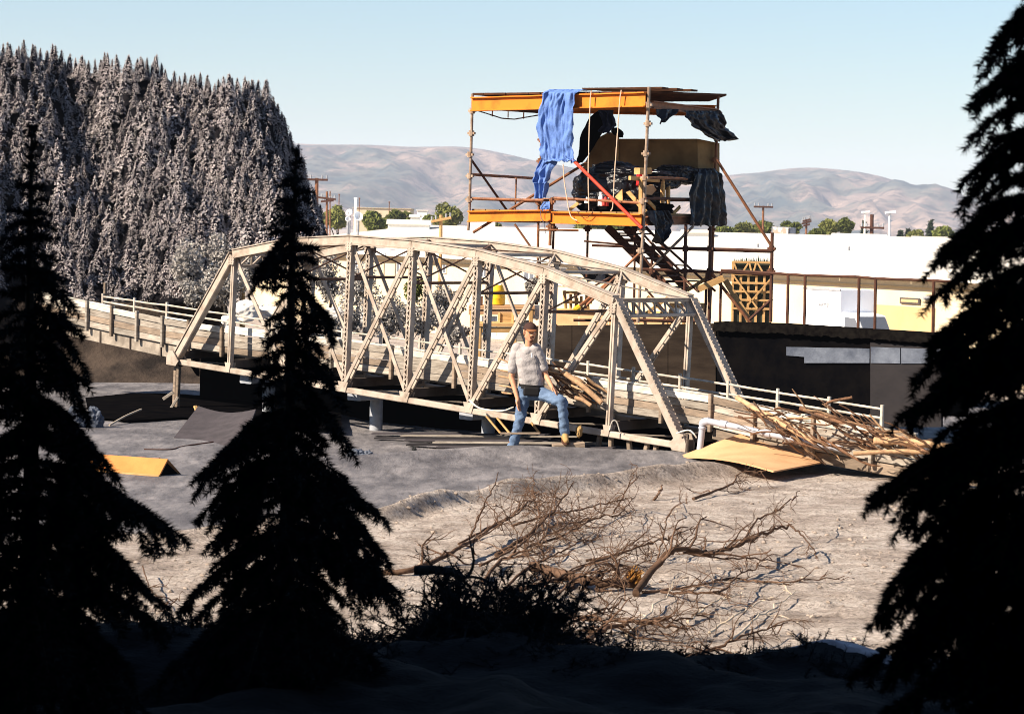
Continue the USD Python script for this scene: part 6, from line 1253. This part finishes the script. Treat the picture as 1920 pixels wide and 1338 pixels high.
    sh = [m3.Manifold.batch_hull([sph(shR + V(.03, 0, -.02), .070), sph(shL + V(-.03, 0, -.02), .070), sph(nck + V(0, .01, -.075), .07), sph(chs + V(-.06, 0, .0), .108), sph(chs + V(.07, 0, .0), .105)]),
          m3.Manifold.batch_hull([sph(chs + V(-.06, 0, .0), .108), sph(chs + V(.07, 0, .0), .105), sph(wst + V(-.055, 0, .03), .112), sph(wst + V(.055, 0, .03), .110)]),
          m3.Manifold.batch_hull([sph(wst + V(-.06, 0, .03), .112), sph(wst + V(.06, 0, .03), .110), sph(wst + V(-.05, 0, -.02), .108), sph(wst + V(.05, 0, -.02), .106)])]
    sh += chain([(shR + V(.02, 0, -.01), .078), (shR + (elR - shR) * .4, .078), (slR, .076)]) + chain([(shL + V(-.02, 0, -.01), .076), (shL + (elL - shL) * .4, .072), (slL, .068)]) + chain([(nck + V(0, 0, -.03), .066), (chs + V(0, 0, .12), .10)])
    tsh = merge(sh, .016, 8, .026, 3); obj('shirt', tsh, shirtm, t, smooth=True)
    mk = MB()                                                            # dark print down the chest
    # jeans
    jn = [m3.Manifold.batch_hull([sph(pel + V(-.05, 0, .07), .108), sph(pel + V(.05, 0, .07), .106), sph(hipR, .100), sph(hipL, .098)])]
    jn += chain([(hipR, .102), (hipR + (knR - hipR) * .5, .088), (knR, .073), (knR + (anR - knR) * .5, .066), (anR + (anR - knR) * .12, .070)]) + chain([(hipL, .100), (hipL + (knL - hipL) * .5, .090), (knL, .075), (knL + (anL - knL) * .5, .066), (anL, .066)])
    obj('jeans', merge(jn, .016, 7, .045, 8), jeansm, t, smooth=True)
    # belt, pouch, cap, hair, boots
    bc = (wst + pel) / 2 + V(0, 0, -.0); ring = [bc + V(.158 * math.cos(g), .118 * math.sin(g), -.01 * math.cos(g)) for g in np.linspace(0, 2 * PI, 34)]
    mb = MB(); 
    for a, b in zip(ring[:-1], ring[1:]): mb.bar(a, b, .02, .06, V(0, 0, 1), .003)
    obj('belt', mb, blackm, t)
    pc = J(520, 775, -.13); obj('waist_pouch', merge([m3.Manifold.batch_hull([sph(pc + V(sx * .085, 0, sz * .035), .028) for sx in (-1, 1) for sz in (-1, 1)])], .015, 4), blackm, t, smooth=True)
    dome = trimesh.creation.icosphere(4); v = np.array(dome.vertices); v[:, 2] = np.where(v[:, 2] < 0, v[:, 2] * .22, v[:, 2]); R = np.array([sde, fwd, upv]); v = (v * V(.089, .108, .095)) @ R + hd + upv * .052; obj('cap', (v, dome.faces), capm, t, smooth=True)
    g = []
    for a in np.linspace(-1, 1, 17):
        an = a * 1.05; inn = hp_(math.sin(an) * .082, math.cos(an) * .098, .058); outr = hp_(math.sin(an) * .084, math.cos(an) * .098 + .085 * (1 - .55 * a * a), .040 - .012 * a * a); g.append([inn, (inn + outr) / 2 + upv * .008, outr])
    obj('cap_brim', grid_solid(np.array(g), .008), capbrim, t, smooth=True); obj('cap_button', MB().tube([hp_(0, 0, .142), hp_(0, 0, .152)], .010, 8), capm, t)
    hm = [m3.Manifold.batch_hull([sph(hp_(s * .060, -.035, .03), .030), sph(hp_(s * .055, -.055, -.03), .026), sph(hp_(0, -.07, .03), .035), sph(hp_(0, -.07, -.035), .028)]) for s in (-1, 1)]; hm += [m3.Manifold.batch_hull([sph(hp_(s * .074, .014, .04), .010), sph(hp_(s * .075, .012, .0), .009)]) for s in (-1, 1)]
    obj('hair', merge(hm, .012, 4), hairm, t, smooth=True)
    br_ = [m3.Manifold.batch_hull([sph(hp_(.026, .094, -.046), .008, 10), sph(hp_(0, .101, -.040), .008, 10)]), m3.Manifold.batch_hull([sph(hp_(-.026, .094, -.046), .008, 10), sph(hp_(0, .101, -.040), .008, 10)]), m3.Manifold.batch_hull([sph(hp_(.018, .078, -.100), .012, 10), sph(hp_(-.018, .078, -.100), .012, 10), sph(hp_(0, .086, -.086), .010, 10), sph(hp_(0, .07, -.118), .013, 10)])]
    obj('beard', merge(br_, .006, 3), mat('beard_brown', (.13, .06, .035), None, 20, .9), t, smooth=True)
    for s in (-1, 1):
        e = obj('eye', blob(hp_(s * .031, .080, .014), (.013, .010, .009), 1, 0, 1, 2), whitem, t, smooth=True); obj('pupil', blob(hp_(s * .031, .0885, .014), (.0055, .004, .0055), 1, 0, 1, 1), blackm, e, smooth=True)
        obj('eyebrow', MB().tube([hp_(s * .046, .082, .033), hp_(s * .030, .093, .038), hp_(s * .014, .094, .034)], .005, 6), hairm, t)
    obj('mouth', MB().tube([hp_(.020, .088, -.062), hp_(0, .096, -.060), hp_(-.020, .088, -.062)], .0042, 6), mat('lip', (.42, .15, .11), None, 9, .5), t)
    # neck pendant cord and key clip print
    obj('pendant', MB().tube([J(520, 455, -.125), J(522, 490, -.135)], .009, 6), whitem, t)
    for an, d_, lb in ((anR, V(-.15, -1, 0), 'right'), (anL, V(.10, -1, -.12), 'left')):
        d_ = unit(d_); s_ = unit(np.cross(d_, V(0, 0, 1))); a = an - V(0, 0, .01); m = [m3.Manifold.batch_hull([sph(a + V(0, 0, .02), .058), sph(a - V(0, 0, .05) - d_ * .03, .05)]), m3.Manifold.batch_hull([sph(a - V(0, 0, .05) - d_ * .04, .045), sph(a - V(0, 0, .06) + d_ * .10, .042), sph(a - V(0, 0, .065) + d_ * .17, .036), sph(a - V(0, 0, .02) + d_ * .03, .045)])]
        bt_ = obj('boot', merge(m, .014, 5), bootm, t, smooth=True)
        c0 = a - V(0, 0, .10); obj('boot_sole', MB().prism([c0 + d_ * x + s_ * y for x, y in ((-.09, -.03), (-.05, -.045), (.10, -.05), (.18, -.04), (.205, 0), (.18, .04), (.10, .05), (-.05, .045), (-.09, .03))], V(0, 0, .022)), blackm if lb == 'right' else rust_dark, bt_)
        obj('boot_collar', MB().tube([a + V(0, 0, .035), a + V(0, 0, .062)], .063, 14), rust, bt_)
    return anL, anR
anL, anR = person()
q = anL - V(0, 0, .112); t = thing('foot_block', 'rough timber blocks under the raised boot of the man', 'block', V(q[0], q[1], -.1))
obj('block', MB().bar(q + V(-.16, -.06, -.09), q + V(.26, -.02, -.05), .22, .10, V(0, 0, 1)), plank_c, t); obj('block', MB().bar(q + V(-.1, -.05, -.17), q + V(.2, .0, -.17), .26, .09, V(0, 0, 1)), plank_a, t)
obj('work_glove', blob(P(1086, 808, 33.1), (.045, .05, .085), 4, .5, 2.0, 3), bootm, smooth=True, label='tan leather work glove stuck upright beside the raised boot', cat='glove')
